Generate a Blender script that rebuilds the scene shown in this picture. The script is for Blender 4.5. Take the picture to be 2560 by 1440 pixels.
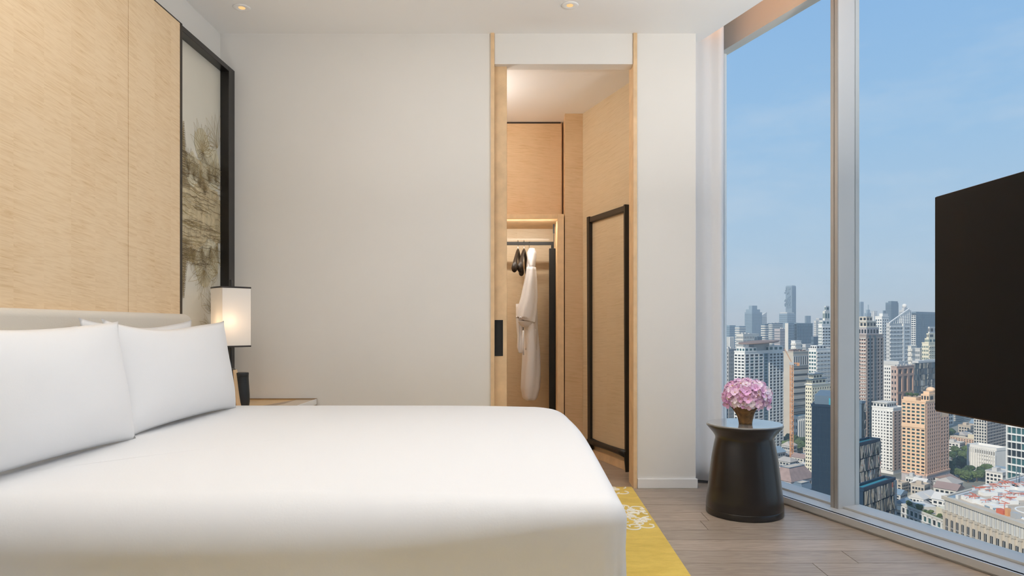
import bpy, bmesh, math, random
from mathutils import Vector, Matrix, noise as mnoise

SC = bpy.context.scene
COL = SC.collection
for o in list(bpy.data.objects):
    bpy.data.objects.remove(o)

# ------------------------------------------------------------------ camera
FPX, VPX, VPY, CAMZ = 1714.0, 1312.0, 815.0, 1.016
cam = bpy.data.cameras.new('camera')
cam.sensor_width = 36.0
cam.lens = 36.0 * FPX / 2560.0
cam.shift_x = -(VPX - 1280.0) / 2560.0
cam.shift_y = (VPY - 720.0) / 2560.0
cam.clip_start = 0.05
cam.clip_end = 30000.0
camo = bpy.data.objects.new('camera', cam)
camo.location = (0, 0, CAMZ)
camo.rotation_euler = (math.radians(90), 0, 0)
COL.objects.link(camo)
SC.camera = camo

# ------------------------------------------------------------------ sky, sun, exposure
world = bpy.data.worlds.new('sky')
SC.world = world
world.use_nodes = True
wn = world.node_tree
for n in list(wn.nodes):
    wn.nodes.remove(n)
_tc = wn.nodes.new('ShaderNodeTexCoord')
_sep = wn.nodes.new('ShaderNodeSeparateXYZ')
wn.links.new(_tc.outputs['Generated'], _sep.inputs[0])
_ramp = wn.nodes.new('ShaderNodeValToRGB')
_e = _ramp.color_ramp.elements
_e[0].position = 0.0
_e[0].color = (0.45, 0.585, 0.72, 1)
_e[1].position = 0.5
_e[1].color = (0.225, 0.44, 0.78, 1)
_m = _ramp.color_ramp.elements.new(0.12)
_m.color = (0.40, 0.57, 0.76, 1)
_m = _ramp.color_ramp.elements.new(0.26)
_m.color = (0.315, 0.525, 0.785, 1)
_m = _ramp.color_ramp.elements.new(1.0)
_m.color = (0.16, 0.36, 0.72, 1)
wn.links.new(_sep.outputs['Z'], _ramp.inputs[0])
# thin high cirrus
_map = wn.nodes.new('ShaderNodeMapping')
_map.inputs['Scale'].default_value = (2.0, 2.0, 7.0)
wn.links.new(_tc.outputs['Generated'], _map.inputs[0])
_no = wn.nodes.new('ShaderNodeTexNoise')
_no.inputs['Scale'].default_value = 2.2
_no.inputs['Detail'].default_value = 6
_no.inputs['Roughness'].default_value = 0.62
wn.links.new(_map.outputs[0], _no.inputs['Vector'])
_cr = wn.nodes.new('ShaderNodeValToRGB')
_cr.color_ramp.elements[0].position = 0.46
_cr.color_ramp.elements[0].color = (0, 0, 0, 1)
_cr.color_ramp.elements[1].position = 0.80
_cr.color_ramp.elements[1].color = (0.42, 0.42, 0.42, 1)
wn.links.new(_no.outputs['Fac'], _cr.inputs[0])
_mix = wn.nodes.new('ShaderNodeMixRGB')
_mix.inputs[2].default_value = (0.62, 0.70, 0.80, 1)
wn.links.new(_cr.outputs[0], _mix.inputs[0])
wn.links.new(_ramp.outputs[0], _mix.inputs[1])
_bg = wn.nodes.new('ShaderNodeBackground')
_bg.inputs['Strength'].default_value = 1.0
wn.links.new(_mix.outputs[0], _bg.inputs['Color'])
_wo = wn.nodes.new('ShaderNodeOutputWorld')
wn.links.new(_bg.outputs[0], _wo.inputs['Surface'])

sun = bpy.data.lights.new('sun', 'SUN')
sun.energy = 4.3
sun.angle = 0.01
sun.color = (1.0, 0.93, 0.82)
suno = bpy.data.objects.new('sun', sun)
suno.rotation_euler = Vector((0.62, 0.60, -0.62)).to_track_quat('-Z', 'Y').to_euler()
suno.location = (-200, -200, 300)
COL.objects.link(suno)

vs = SC.view_settings
vs.view_transform = 'Standard'
vs.look = 'None'
vs.gamma = 1.0
vs.use_curve_mapping = False
vs.exposure = 0.0
SC.cycles.max_bounces = 14
SC.cycles.diffuse_bounces = 7
SC.cycles.transparent_max_bounces = 16
SC.cycles.sample_clamp_indirect = 6.0

# ------------------------------------------------------------------ materials
MATS = {}


def _new(name):
    m = bpy.data.materials.new(name)
    m.use_nodes = True
    nt = m.node_tree
    b = nt.nodes['Principled BSDF']
    return m, nt, b


def mat(name, col, rough=0.5, metal=0.0, var=0.0, scale=8.0, bump=0.0, coat=0.0, spec=None):
    """principled colour with optional noise variation and fine relief"""
    if name in MATS:
        return MATS[name]
    m, nt, b = _new(name)
    c = (col[0], col[1], col[2], 1)
    b.inputs['Base Color'].default_value = c
    b.inputs['Roughness'].default_value = rough
    b.inputs['Metallic'].default_value = metal
    if coat:
        b.inputs['Coat Weight'].default_value = coat
        b.inputs['Coat Roughness'].default_value = 0.08
    if spec is not None:
        b.inputs['Specular IOR Level'].default_value = spec
    if var or bump:
        tc = nt.nodes.new('ShaderNodeTexCoord')
        no = nt.nodes.new('ShaderNodeTexNoise')
        no.inputs['Scale'].default_value = scale
        no.inputs['Detail'].default_value = 5
        nt.links.new(tc.outputs['Object'], no.inputs['Vector'])
        if var:
            r = nt.nodes.new('ShaderNodeValToRGB')
            r.color_ramp.elements[0].position = 0.3
            r.color_ramp.elements[1].position = 0.7
            r.color_ramp.elements[0].color = tuple(max(0, v * (1 - var)) for v in col) + (1,)
            r.color_ramp.elements[1].color = tuple(min(1, v * (1 + var)) for v in col) + (1,)
            nt.links.new(no.outputs['Fac'], r.inputs[0])
            nt.links.new(r.outputs[0], b.inputs['Base Color'])
        if bump:
            bp = nt.nodes.new('ShaderNodeBump')
            bp.inputs['Strength'].default_value = bump
            bp.inputs['Distance'].default_value = 0.004
            nt.links.new(no.outputs['Fac'], bp.inputs['Height'])
            nt.links.new(bp.outputs[0], b.inputs['Normal'])
    MATS[name] = m
    return m


def math_node(nt, op, a, b=None):
    n = nt.nodes.new('ShaderNodeMath')
    n.operation = op
    for i, v in enumerate((a, b)):
        if v is None:
            continue
        if isinstance(v, (int, float)):
            n.inputs[i].default_value = v
        else:
            nt.links.new(v, n.inputs[i])
    return n.outputs[0]


def maple(name, light, dark, leaf=0.155, slant=10.0, rough=0.42, fine=120.0, coat=0.0):
    """figured maple veneer: fine cross figure, in upright veneer leaves"""
    m, nt, b = _new(name)
    tc = nt.nodes.new('ShaderNodeTexCoord')
    s = nt.nodes.new('ShaderNodeSeparateXYZ')
    nt.links.new(tc.outputs['Object'], s.inputs[0])
    h = math_node(nt, 'ADD', s.outputs['X'], s.outputs['Y'])
    z = s.outputs['Z']
    leafi = math_node(nt, 'FLOOR', math_node(nt, 'DIVIDE', h, leaf))
    zf = math_node(nt, 'ADD', math_node(nt, 'MULTIPLY', z, fine), math_node(nt, 'MULTIPLY', h, slant))
    cv = nt.nodes.new('ShaderNodeCombineXYZ')
    nt.links.new(math_node(nt, 'MULTIPLY', h, 9.0), cv.inputs[0])
    nt.links.new(zf, cv.inputs[1])
    nt.links.new(math_node(nt, 'MULTIPLY', leafi, 0.8), cv.inputs[2])
    n1 = nt.nodes.new('ShaderNodeTexNoise')
    n1.inputs['Scale'].default_value = 1.0
    n1.inputs['Detail'].default_value = 4
    n1.inputs['Distortion'].default_value = 1.1
    nt.links.new(cv.outputs[0], n1.inputs['Vector'])
    cv2 = nt.nodes.new('ShaderNodeCombineXYZ')
    nt.links.new(math_node(nt, 'MULTIPLY', h, 3.0), cv2.inputs[0])
    nt.links.new(math_node(nt, 'MULTIPLY', z, 1.3), cv2.inputs[1])
    nt.links.new(math_node(nt, 'MULTIPLY', leafi, 0.35), cv2.inputs[2])
    n2 = nt.nodes.new('ShaderNodeTexNoise')
    n2.inputs['Scale'].default_value = 1.5
    n2.inputs['Detail'].default_value = 3
    nt.links.new(cv2.outputs[0], n2.inputs['Vector'])
    f = math_node(nt, 'ADD', math_node(nt, 'MULTIPLY', n1.outputs['Fac'], 0.75), math_node(nt, 'MULTIPLY', n2.outputs['Fac'], 0.32))
    r = nt.nodes.new('ShaderNodeValToRGB')
    r.color_ramp.elements[0].position = 0.30
    r.color_ramp.elements[0].color = dark + (1,)
    r.color_ramp.elements[1].position = 0.62
    r.color_ramp.elements[1].color = light + (1,)
    mid = r.color_ramp.elements.new(0.46)
    mid.color = tuple(0.35 * d + 0.65 * l for d, l in zip(dark, light)) + (1,)
    nt.links.new(f, r.inputs[0])
    nt.links.new(r.outputs[0], b.inputs['Base Color'])
    b.inputs['Roughness'].default_value = rough
    if coat:
        b.inputs['Coat Weight'].default_value = coat
        b.inputs['Coat Roughness'].default_value = 0.05
    MATS[name] = m
    return m


def plank_mat():
    m, nt, b = _new('oak_floor')
    tc = nt.nodes.new('ShaderNodeTexCoord')
    oi = nt.nodes.new('ShaderNodeObjectInfo')
    s = nt.nodes.new('ShaderNodeSeparateXYZ')
    nt.links.new(tc.outputs['Object'], s.inputs[0])
    cv = nt.nodes.new('ShaderNodeCombineXYZ')
    nt.links.new(math_node(nt, 'MULTIPLY', s.outputs['X'], 2.4), cv.inputs[0])
    nt.links.new(math_node(nt, 'MULTIPLY', s.outputs['Y'], 34.0), cv.inputs[1])
    nt.links.new(math_node(nt, 'MULTIPLY', oi.outputs['Random'], 57.0), cv.inputs[2])
    n1 = nt.nodes.new('ShaderNodeTexNoise')
    n1.inputs['Scale'].default_value = 1.6
    n1.inputs['Detail'].default_value = 5
    n1.inputs['Distortion'].default_value = 2.6
    nt.links.new(cv.outputs[0], n1.inputs['Vector'])
    r = nt.nodes.new('ShaderNodeValToRGB')
    r.color_ramp.elements[0].position = 0.28
    r.color_ramp.elements[0].color = (0.245, 0.187, 0.140, 1)
    r.color_ramp.elements[1].position = 0.66
    r.color_ramp.elements[1].color = (0.415, 0.335, 0.262, 1)
    nt.links.new(n1.outputs['Fac'], r.inputs[0])
    hsv = nt.nodes.new('ShaderNodeHueSaturation')
    v = math_node(nt, 'ADD', math_node(nt, 'MULTIPLY', oi.outputs['Random'], 0.22), 0.89)
    nt.links.new(v, hsv.inputs['Value'])
    nt.links.new(r.outputs[0], hsv.inputs['Color'])
    nt.links.new(hsv.outputs[0], b.inputs['Base Color'])
    b.inputs['Roughness'].default_value = 0.38
    bp = nt.nodes.new('ShaderNodeBump')
    bp.inputs['Strength'].default_value = 0.12
    bp.inputs['Distance'].default_value = 0.003
    nt.links.new(n1.outputs['Fac'], bp.inputs['Height'])
    nt.links.new(bp.outputs[0], b.inputs['Normal'])
    MATS['oak_floor'] = m
    return m


def rug_mat():
    m, nt, b = _new('yellow_rug')
    tc = nt.nodes.new('ShaderNodeTexCoord')
    n1 = nt.nodes.new('ShaderNodeTexNoise')
    n1.inputs['Scale'].default_value = 7.0
    n1.inputs['Detail'].default_value = 8
    n1.inputs['Roughness'].default_value = 0.75
    mp = nt.nodes.new('ShaderNodeMapping')
    mp.inputs['Scale'].default_value = (0.7, 1.6, 1)
    nt.links.new(tc.outputs['Object'], mp.inputs[0])
    nt.links.new(mp.outputs[0], n1.inputs['Vector'])
    r = nt.nodes.new('ShaderNodeValToRGB')
    r.color_ramp.elements[0].position = 0.30
    r.color_ramp.elements[0].color = (0.58, 0.38, 0.040, 1)
    r.color_ramp.elements[1].position = 0.68
    r.color_ramp.elements[1].color = (0.80, 0.57, 0.10, 1)
    nt.links.new(n1.outputs['Fac'], r.inputs[0])
    nt.links.new(r.outputs[0], b.inputs['Base Color'])
    b.inputs['Roughness'].default_value = 0.95
    b.inputs['Sheen Weight'].default_value = 0.2
    n2 = nt.nodes.new('ShaderNodeTexNoise')
    n2.inputs['Scale'].default_value = 260.0
    nt.links.new(tc.outputs['Object'], n2.inputs['Vector'])
    bp = nt.nodes.new('ShaderNodeBump')
    bp.inputs['Strength'].default_value = 0.5
    bp.inputs['Distance'].default_value = 0.003
    nt.links.new(n2.outputs['Fac'], bp.inputs['Height'])
    nt.links.new(bp.outputs[0], b.inputs['Normal'])
    MATS['yellow_rug'] = m
    return m


def emit(name, col, s):
    if name in MATS:
        return MATS[name]
    m = bpy.data.materials.new(name)
    m.use_nodes = True
    nt = m.node_tree
    for n in list(nt.nodes):
        nt.nodes.remove(n)
    e = nt.nodes.new('ShaderNodeEmission')
    e.inputs[0].default_value = tuple(col) + (1,)
    e.inputs[1].default_value = s
    o = nt.nodes.new('ShaderNodeOutputMaterial')
    nt.links.new(e.outputs[0], o.inputs[0])
    MATS[name] = m
    return m


def clear_glass():
    m = bpy.data.materials.new('clear_glass')
    m.use_nodes = True
    nt = m.node_tree
    for n in list(nt.nodes):
        nt.nodes.remove(n)
    e = nt.nodes.new('ShaderNodeBsdfTransparent')
    e.inputs[0].default_value = (0.985, 0.995, 0.99, 1)
    o = nt.nodes.new('ShaderNodeOutputMaterial')
    nt.links.new(e.outputs[0], o.inputs[0])
    MATS['clear_glass'] = m


def shade_cloth():
    m = bpy.data.materials.new('shade_cloth')
    m.use_nodes = True
    nt = m.node_tree
    for n in list(nt.nodes):
        nt.nodes.remove(n)
    d = nt.nodes.new('ShaderNodeBsdfDiffuse')
    d.inputs[0].default_value = (0.93, 0.925, 0.91, 1)
    t = nt.nodes.new('ShaderNodeBsdfTranslucent')
    t.inputs[0].default_value = (0.85, 0.80, 0.74, 1)
    mx = nt.nodes.new('ShaderNodeMixShader')
    mx.inputs[0].default_value = 0.30
    nt.links.new(d.outputs[0], mx.inputs[1])
    nt.links.new(t.outputs[0], mx.inputs[2])
    o = nt.nodes.new('ShaderNodeOutputMaterial')
    nt.links.new(mx.outputs[0], o.inputs[0])
    MATS['shade_cloth'] = m


WALLC = (0.79, 0.772, 0.738)
mat('wall_paint', WALLC, 0.85, var=0.012, scale=2.0)
mat('ceiling_paint', (0.90, 0.89, 0.875), 0.9)
mat('trim_white', (0.84, 0.83, 0.81), 0.5)
maple('maple', (0.84, 0.645, 0.415), (0.66, 0.44, 0.22))
maple('maple_dark', (0.66, 0.46, 0.27), (0.53, 0.34, 0.17), leaf=0.4)
maple('maple_grey', (0.62, 0.50, 0.335), (0.50, 0.38, 0.225), leaf=0.5, coat=0.1)
mat('maple_edge', (0.74, 0.52, 0.30), 0.5, var=0.10, scale=14)
plank_mat()
rug_mat()
clear_glass()
shade_cloth()
mat('subfloor', (0.05, 0.04, 0.03), 0.9)
mat('black_lacquer', (0.010, 0.008, 0.007), 0.28)
mat('black_metal', (0.012, 0.011, 0.010), 0.40)
mat('dark_brown', (0.028, 0.019, 0.013), 0.4)
mat('art_ground', (0.70, 0.67, 0.58), 0.35, var=0.03, scale=3)
mat('linen_white', (0.795, 0.80, 0.81), 0.85, bump=0.06, scale=160)
mat('linen_pillow', (0.82, 0.822, 0.83), 0.85, bump=0.05, scale=150)
mat('headboard_hide', (0.69, 0.635, 0.55), 0.55, bump=0.15, scale=120)
mat('wall_bounce_cut', (0.34, 0.33, 0.32), 0.8)  # darker grey put on the unseen wall to cut bounced light
mat('aluminium', (0.56, 0.545, 0.52), 0.42, metal=0.25)
mat('aluminium_shaded', (0.36, 0.33, 0.30), 0.45, metal=0.25)  # darker brown copy of aluminium, with the mullion face's shade in its colour
mat('sheer', (0.74, 0.745, 0.76), 0.9)
mat('fascia', (0.62, 0.585, 0.53), 0.8)
mat('tv_screen', (0.004, 0.004, 0.004), 0.38, spec=0.12)
mat('tv_rim', (0.07, 0.045, 0.03), 0.35, metal=0.6)
mat('table_black', (0.012, 0.009, 0.0075), 0.30, coat=0.25)
mat('table_reflection', (0.30, 0.305, 0.295), 0.16, coat=1.0)  # grey base colour stands in for sky and curtain reflected in the top
mat('carafe_black', (0.014, 0.016, 0.018), 0.5)
mat('terry', (0.80, 0.80, 0.815), 0.95, bump=0.3, scale=220)
mat('chrome', (0.7, 0.68, 0.65), 0.2, metal=1.0)


# ------------------------------------------------------------------ mesh helpers
class MB:
    def __init__(self):
        self.v, self.f = [], []

    def add(self, vs, fs):
        n = len(self.v)
        self.v += [tuple(p) for p in vs]
        self.f += [tuple(i + n for i in f) for f in fs]
        return self

    def hexa(self, p):
        return self.add(p, [(0, 3, 2, 1), (4, 5, 6, 7), (0, 1, 5, 4), (1, 2, 6, 5), (2, 3, 7, 6), (3, 0, 4, 7)])

    def box(self, x0, x1, y0, y1, z0, z1):
        return self.hexa([(x0, y0, z0), (x1, y0, z0), (x1, y1, z0), (x0, y1, z0), (x0, y0, z1), (x1, y0, z1), (x1, y1, z1), (x0, y1, z1)])

    def prism(self, poly, z0, z1):
        """poly counter-clockwise in plan"""
        n = len(poly)
        a = [(p[0], p[1], z0) for p in poly] + [(p[0], p[1], z1) for p in poly]
        fs = [tuple(reversed(range(n))), tuple(range(n, 2 * n))]
        fs += [(i, (i + 1) % n, n + (i + 1) % n, n + i) for i in range(n)]
        return self.add(a, fs)

    def lathe(self, prof, cx=0, cy=0, seg=48):
        a, fs = [], []
        for r, z in prof:
            for k in range(seg):
                t = 2 * math.pi * k / seg
                a.append((cx + r * math.cos(t), cy + r * math.sin(t), z))
        for i in range(len(prof) - 1):
            for k in range(seg):
                q = (k + 1) % seg
                fs.append((i * seg + k, i * seg + q, (i + 1) * seg + q, (i + 1) * seg + k))
        fs.append(tuple(reversed(range(seg))))
        m = (len(prof) - 1) * seg
        fs.append(tuple(range(m, m + seg)))
        return self.add(a, fs)

    def tube(self, pts, rad, seg=8):
        pts = [Vector(p) for p in pts]
        a, fs = [], []
        for i, p in enumerate(pts):
            d = (pts[min(i + 1, len(pts) - 1)] - pts[max(i - 1, 0)]).normalized()
            up = Vector((0, 0, 1)) if abs(d.z) < 0.95 else Vector((1, 0, 0))
            s = d.cross(up).normalized()
            u = s.cross(d)
            r = rad[i] if isinstance(rad, (list, tuple)) else rad
            for k in range(seg):
                t = 2 * math.pi * k / seg
                a.append(p + s * r * math.cos(t) + u * r * math.sin(t))
        n = len(pts)
        for i in range(n - 1):
            for k in range(seg):
                q = (k + 1) % seg
                fs.append((i * seg + k, (i + 1) * seg + k, (i + 1) * seg + q, i * seg + q))
        fs.append(tuple(range(seg)))
        fs.append(tuple(reversed(range((n - 1) * seg, n * seg))))
        return self.add(a, fs)

    def loft(self, rings, cap=True):
        n = len(rings[0])
        a, fs = [], []
        for r in rings:
            a += r
        for i in range(len(rings) - 1):
            for k in range(n):
                q = (k + 1) % n
                fs.append((i * n + k, i * n + q, (i + 1) * n + q, (i + 1) * n + k))
        if cap:
            fs.append(tuple(reversed(range(n))))
            m = (len(rings) - 1) * n
            fs.append(tuple(range(m, m + n)))
        return self.add(a, fs)

    def mesh(self, name, m, smooth=False):
        me = bpy.data.meshes.new(name)
        me.from_pydata(self.v, [], self.f)
        me.update()
        if m:
            me.materials.append(MATS[m])
        bm = bmesh.new()
        bm.from_mesh(me)
        bmesh.ops.recalc_face_normals(bm, faces=bm.faces)
        bm.to_mesh(me)
        bm.free()
        if smooth:
            me.polygons.foreach_set('use_smooth', [True] * len(me.polygons))
        return me

    def build(self, name, m, parent=None, smooth=False, bevel=0.0, world=True, angle=None):
        """one mesh object; WORLD: coordinates are the room's, turned into the parent's own"""
        if parent is not None and world:
            inv = MW[parent.name].inverted()
            self.v = [tuple(inv @ Vector(p)) for p in self.v]
        o = bpy.data.objects.new(name, self.mesh(name, m, smooth or angle is not None))
        COL.objects.link(o)
        if parent is not None:
            o.parent = parent
        MW[o.name] = MW[parent.name].copy() if parent is not None else Matrix.Identity(4)
        if bevel:
            b = o.modifiers.new('bevel', 'BEVEL')
            b.width = bevel
            b.segments = 2
            b.limit_method = 'ANGLE'
        if angle is not None:
            try:
                o.data.set_sharp_from_angle(angle=math.radians(angle))
            except Exception:
                pass
        return o


MW = {}


def tag(o, label=None, cat=None, group=None, kind=None):
    if label:
        o['label'] = label
    if cat:
        o['category'] = cat
    if group:
        o['group'] = group
    if kind:
        o['kind'] = kind
    return o


def thing(name, label, cat, loc=(0, 0, 0), rz=0.0, group=None, kind=None):
    o = bpy.data.objects.new(name, None)
    o.empty_display_size = 0.1
    COL.objects.link(o)
    o.location = loc
    o.rotation_euler = (0, 0, rz)
    MW[o.name] = Matrix.Translation(loc) @ Matrix.Rotation(rz, 4, 'Z')
    return tag(o, label, cat, group, kind)


def structure(name, mb, m, label, cat, parent=None, **kw):
    o = mb.build(name, m, parent, **kw)
    if parent is None:
        tag(o, label, cat, kind='structure')
    return o


def box(*a):
    return MB().box(*a)


def px(x, y, d):
    """photo pixel at depth d -> room point"""
    return Vector(((x - VPX) * d / FPX, d, CAMZ - (y - VPY) * d / FPX))


# the window wall runs at a slant: t along it towards the camera, p outwards
WO, WT, WN = Vector((1.466, 3.913)), Vector((0.355, -0.935)), Vector((0.935, 0.355))


def wp(t, p):
    q = WO + WT * t + WN * p
    return (q.x, q.y)


def wbox(mb, t0, t1, p0, p1, z0, z1):
    return mb.prism([wp(t0, p0), wp(t0, p1), wp(t1, p1), wp(t1, p0)], z0, z1)


def wall_x(y, p):
    """X on the window line (offset p) at room depth y"""
    b = WO + WN * p
    t = (y - b.y) / WT.y
    return b.x + WT.x * t


random.seed(7)
# ================================================================== the room
H = 2.85
YB = 4.30          # back wall face
XL = -1.91         # left wall face
XP = -1.819        # face of the panelling
YN = -2.6          # wall behind the camera
ZT = 3.25          # underside of the slab above

# floor: dark bed under separate oak planks
structure('floor', MB().prism([(XL, YN), (wall_x(YN, 0.2), YN), (wall_x(6.2, 0.2), 6.2), (XL, 6.2)], -0.20, -0.012), 'subfloor',
          'grey brown oak plank floor between rug and window', 'floor')
FLOOR = bpy.data.objects['floor']
ROW = 0.16
joints = {0: 1.232, 1: 1.43, 4: 0.915}
random.seed(3)
for k in range(-35, 22):
    y0 = 2.777 + ROW * k
    y1 = y0 + ROW
    if y1 > 6.15 or y0 < YN:
        continue
    base = joints.get(k, random.uniform(0.75, 2.3))
    for j in range(-3, 4):
        a, b = base + 1.75 * j, base + 1.75 * (j + 1)
        a, b = max(a, -1.9), b
        lim0, lim1 = wall_x(y0, 0.03), wall_x(y1, 0.03)
        if y0 > 4.4:
            lim0 = min(lim0, 1.0)
            lim1 = min(lim1, 1.0)
        if b - a < 0.05 or a > min(lim0, lim1) - 0.03:
            continue
        g = 0.0015
        cx, cy = a, (y0 + y1) / 2
        pl = [(a + g, y0 + g), (min(b, lim0) - g, y0 + g), (min(b, lim1) - g, y1 - g), (a + g, y1 - g)]
        mb = MB().prism([(p[0] - cx, p[1] - cy) for p in pl], -0.012, 0.0)
        o = mb.build('plank', 'oak_floor', None)
        o.parent = FLOOR
        o.location = (cx, cy, 0)

# ceiling plate (stops short of the window: light cove above) and the slab over everything
CE = -0.135
structure('ceiling', MB().prism([(XL, YN), (wall_x(YN, CE), YN), (wall_x(4.95, CE), 4.95), (0.70, 4.4), (XL, 4.4)], H, H + 0.02), 'ceiling_paint',
          'plain off white bedroom ceiling', 'ceiling')
structure('ceiling_dressing_room', MB().prism([(-0.9, 4.40), (0.92, 4.40), (0.50, 5.55), (0.50, 6.3), (-0.9, 6.3)], 2.72, 2.74), 'ceiling_paint',
          'off white ceiling of the dressing room beyond the doorway', 'ceiling')
structure('roof_slab', MB().prism([(-2.3, -2.9), (wall_x(-2.9, 0.25), -2.9), (wall_x(6.6, 0.25), 6.6), (-2.3, 6.6)], ZT, ZT + 0.2), 'ceiling_paint',
          'concrete slab above the ceiling void', 'slab')

# walls
structure('wall_left', box(XL - 0.15, XL, YN - 0.2, YB + 0.1, -0.2, ZT), 'wall_paint', 'pale wall behind the bed with maple panelling', 'wall')
structure('wall_front', box(XL - 0.15, 4.4, YN - 0.2, YN, -0.2, ZT), 'wall_bounce_cut', 'mid grey wall behind the viewer', 'wall')
XD0, XD1 = (1227 - VPX) * YB / FPX, (1592 - VPX) * YB / FPX      # doorway
XE = (1740 - VPX) * YB / FPX                                     # end of the back wall
bw = box(XL, XD0, YB, YB + 0.035, -0.1, ZT)
bw.box(XL, XD0 - 0.75, YB + 0.035, YB + 0.10, -0.1, ZT)
bw.box(XL, XD0 + 0.0, YB + 0.085, YB + 0.10, -0.1, ZT)
structure('wall_back', bw, 'wall_paint', 'wide beige wall between artwork and doorway', 'wall')
structure('wall_pier', box(XD1, XE, YB, YB + 0.13, -0.1, ZT), 'wall_paint', 'narrow beige wall piece between doorway and curtain', 'wall', bevel=0.004)
XI0, XI1 = (1236 - VPX) * YB / FPX, (1583 - VPX) * YB / FPX
ZH = CAMZ + (VPY - 160) * YB / FPX
structure('wall_header', box(XI0, XI1, YB + 0.002, YB + 0.10, ZH, ZT), 'wall_paint', 'beige panel filling the space above the doorway', 'wall', bevel=0.003)
structure('baseboard_pier', box(XD1 + 0.003, XE + 0.008, YB - 0.014, YB, 0.0, 0.060), 'trim_white', 'white skirting board on the narrow wall piece', 'baseboard', bevel=0.003)
structure('baseboard_back', box(XL, XD0 - 0.003, YB - 0.014, YB, 0.0, 0.060), 'trim_white', 'white skirting board along the wide beige wall', 'baseboard', bevel=0.003)
structure('trim_1', box(XD0, XI0, YB - 0.012, YB + 0.035, 0.0, H), 'maple_edge', 'slim maple door casing strip by the sliding door', 'trim')
structure('trim_2', box(XI1, XD1, YB - 0.012, YB + 0.17, 0.0, H), 'maple_edge', 'slim maple door casing strip by the narrow wall', 'trim')

# sliding pocket door, mostly inside the wall
dr = thing('door_1', 'maple sliding door slid into the wall with black flush pull', 'door', (XI0, YB + 0.06, 0), kind='structure')
XLF = (1267 - VPX) * (YB + 0.042) / FPX
box(XD0 - 0.70, XLF, YB + 0.042, YB + 0.080, 0.006, ZH + 0.03).build('leaf', 'maple_edge', dr, bevel=0.002)
a, b = px(1236.5, 800, YB + 0.04), px(1257.5, 890, YB + 0.04)
pull = MB()
pull.box(a.x, b.x, YB + 0.0385, YB + 0.0425, b.z, a.z)
pl = pull.build('door_pull', 'black_metal', dr, bevel=0.001)
pl['label'] = 'black recessed door pull'
cup = MB()
for s in (0, 1):
    xa = a.x + 0.006 if s == 0 else b.x - 0.011
    cup.box(xa, xa + 0.005, YB + 0.0365, YB + 0.0385, b.z + 0.012, a.z - 0.012)
cup.box(a.x + 0.006, b.x - 0.006, YB + 0.0365, YB + 0.0385, b.z + 0.007, b.z + 0.012)
cup.box(a.x + 0.006, b.x - 0.006, YB + 0.0365, YB + 0.0385, a.z - 0.012, a.z - 0.007)
cup.build('pull_rim', 'black_lacquer', pl)

# ------------------------------------------------------------------ maple panelling on the left wall
ZPB, ZPT = 0.0, 2.614
for i, (y0, y1) in enumerate(((1.575, 2.054), (2.054, 3.146), (3.146, 3.620))):
    g = 0.0022
    o = box(XL + 0.012, XP, y0 + g, y1 - g, 0.02, ZPT).build('wood_panel', 'maple', None, bevel=0.0015)
    o.parent = bpy.data.objects['wall_left']
o = box(XL, XL + 0.012, 1.575, 3.62, 0.02, ZPT).build('panel_backing', 'dark_brown', None)
o.parent = bpy.data.objects['wall_left']
o = box(XL, XP + 0.001, 3.620, 3.640, 0.02, ZPT + 0.003).build('panel_edge_strip', 'dark_brown', None)
o.parent = bpy.data.objects['wall_left']
o = box(XL, XP + 0.001, 1.575, 3.640, ZPT, ZPT + 0.006).build('shadow_gap_strip', 'dark_brown', None)  # dark strip painted in for the shadow gap along the panel tops
o.parent = bpy.data.objects['wall_left']

# ------------------------------------------------------------------ framed line-drawing panel beside the bed
XA = -1.872
YA0, YA1, ZA0, ZA1 = 3.640, 4.215, 0.56, 2.583
art = thing('wall_art', 'tall line drawing of spires and lotus flowers in a deep black frame', 'artwork', (XL, (YA0 + YA1) / 2, 0.4))
box(XL + 0.001, XA, YA0, YA1 + 0.02, ZA0 - 0.02, ZA1 + 0.01).build('painted_panel', 'art_ground', art)
box(XL, XP, YA1, YB - 0.001, 0.40, ZPT).build('frame_post', 'black_lacquer', art, bevel=0.002)
box(XL, XP, YA0, YA1, ZA1, ZPT).build('frame_rail', 'black_lacquer', art, bevel=0.002)
box(XL, XP, YA0, YA1, 0.40, ZA0).build('frame_rail', 'black_lacquer', art, bevel=0.002)
# drawing: thin flat strokes on the panel
mat('ink_brown', (0.16, 0.11, 0.05), 0.6)
mat('ink_ochre', (0.34, 0.25, 0.10), 0.6)
mat('wash_ochre', (0.56, 0.47, 0.30), 0.6, var=0.18, scale=24)
mat('wash_pale', (0.62, 0.57, 0.42), 0.6, var=0.10, scale=18)


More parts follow.
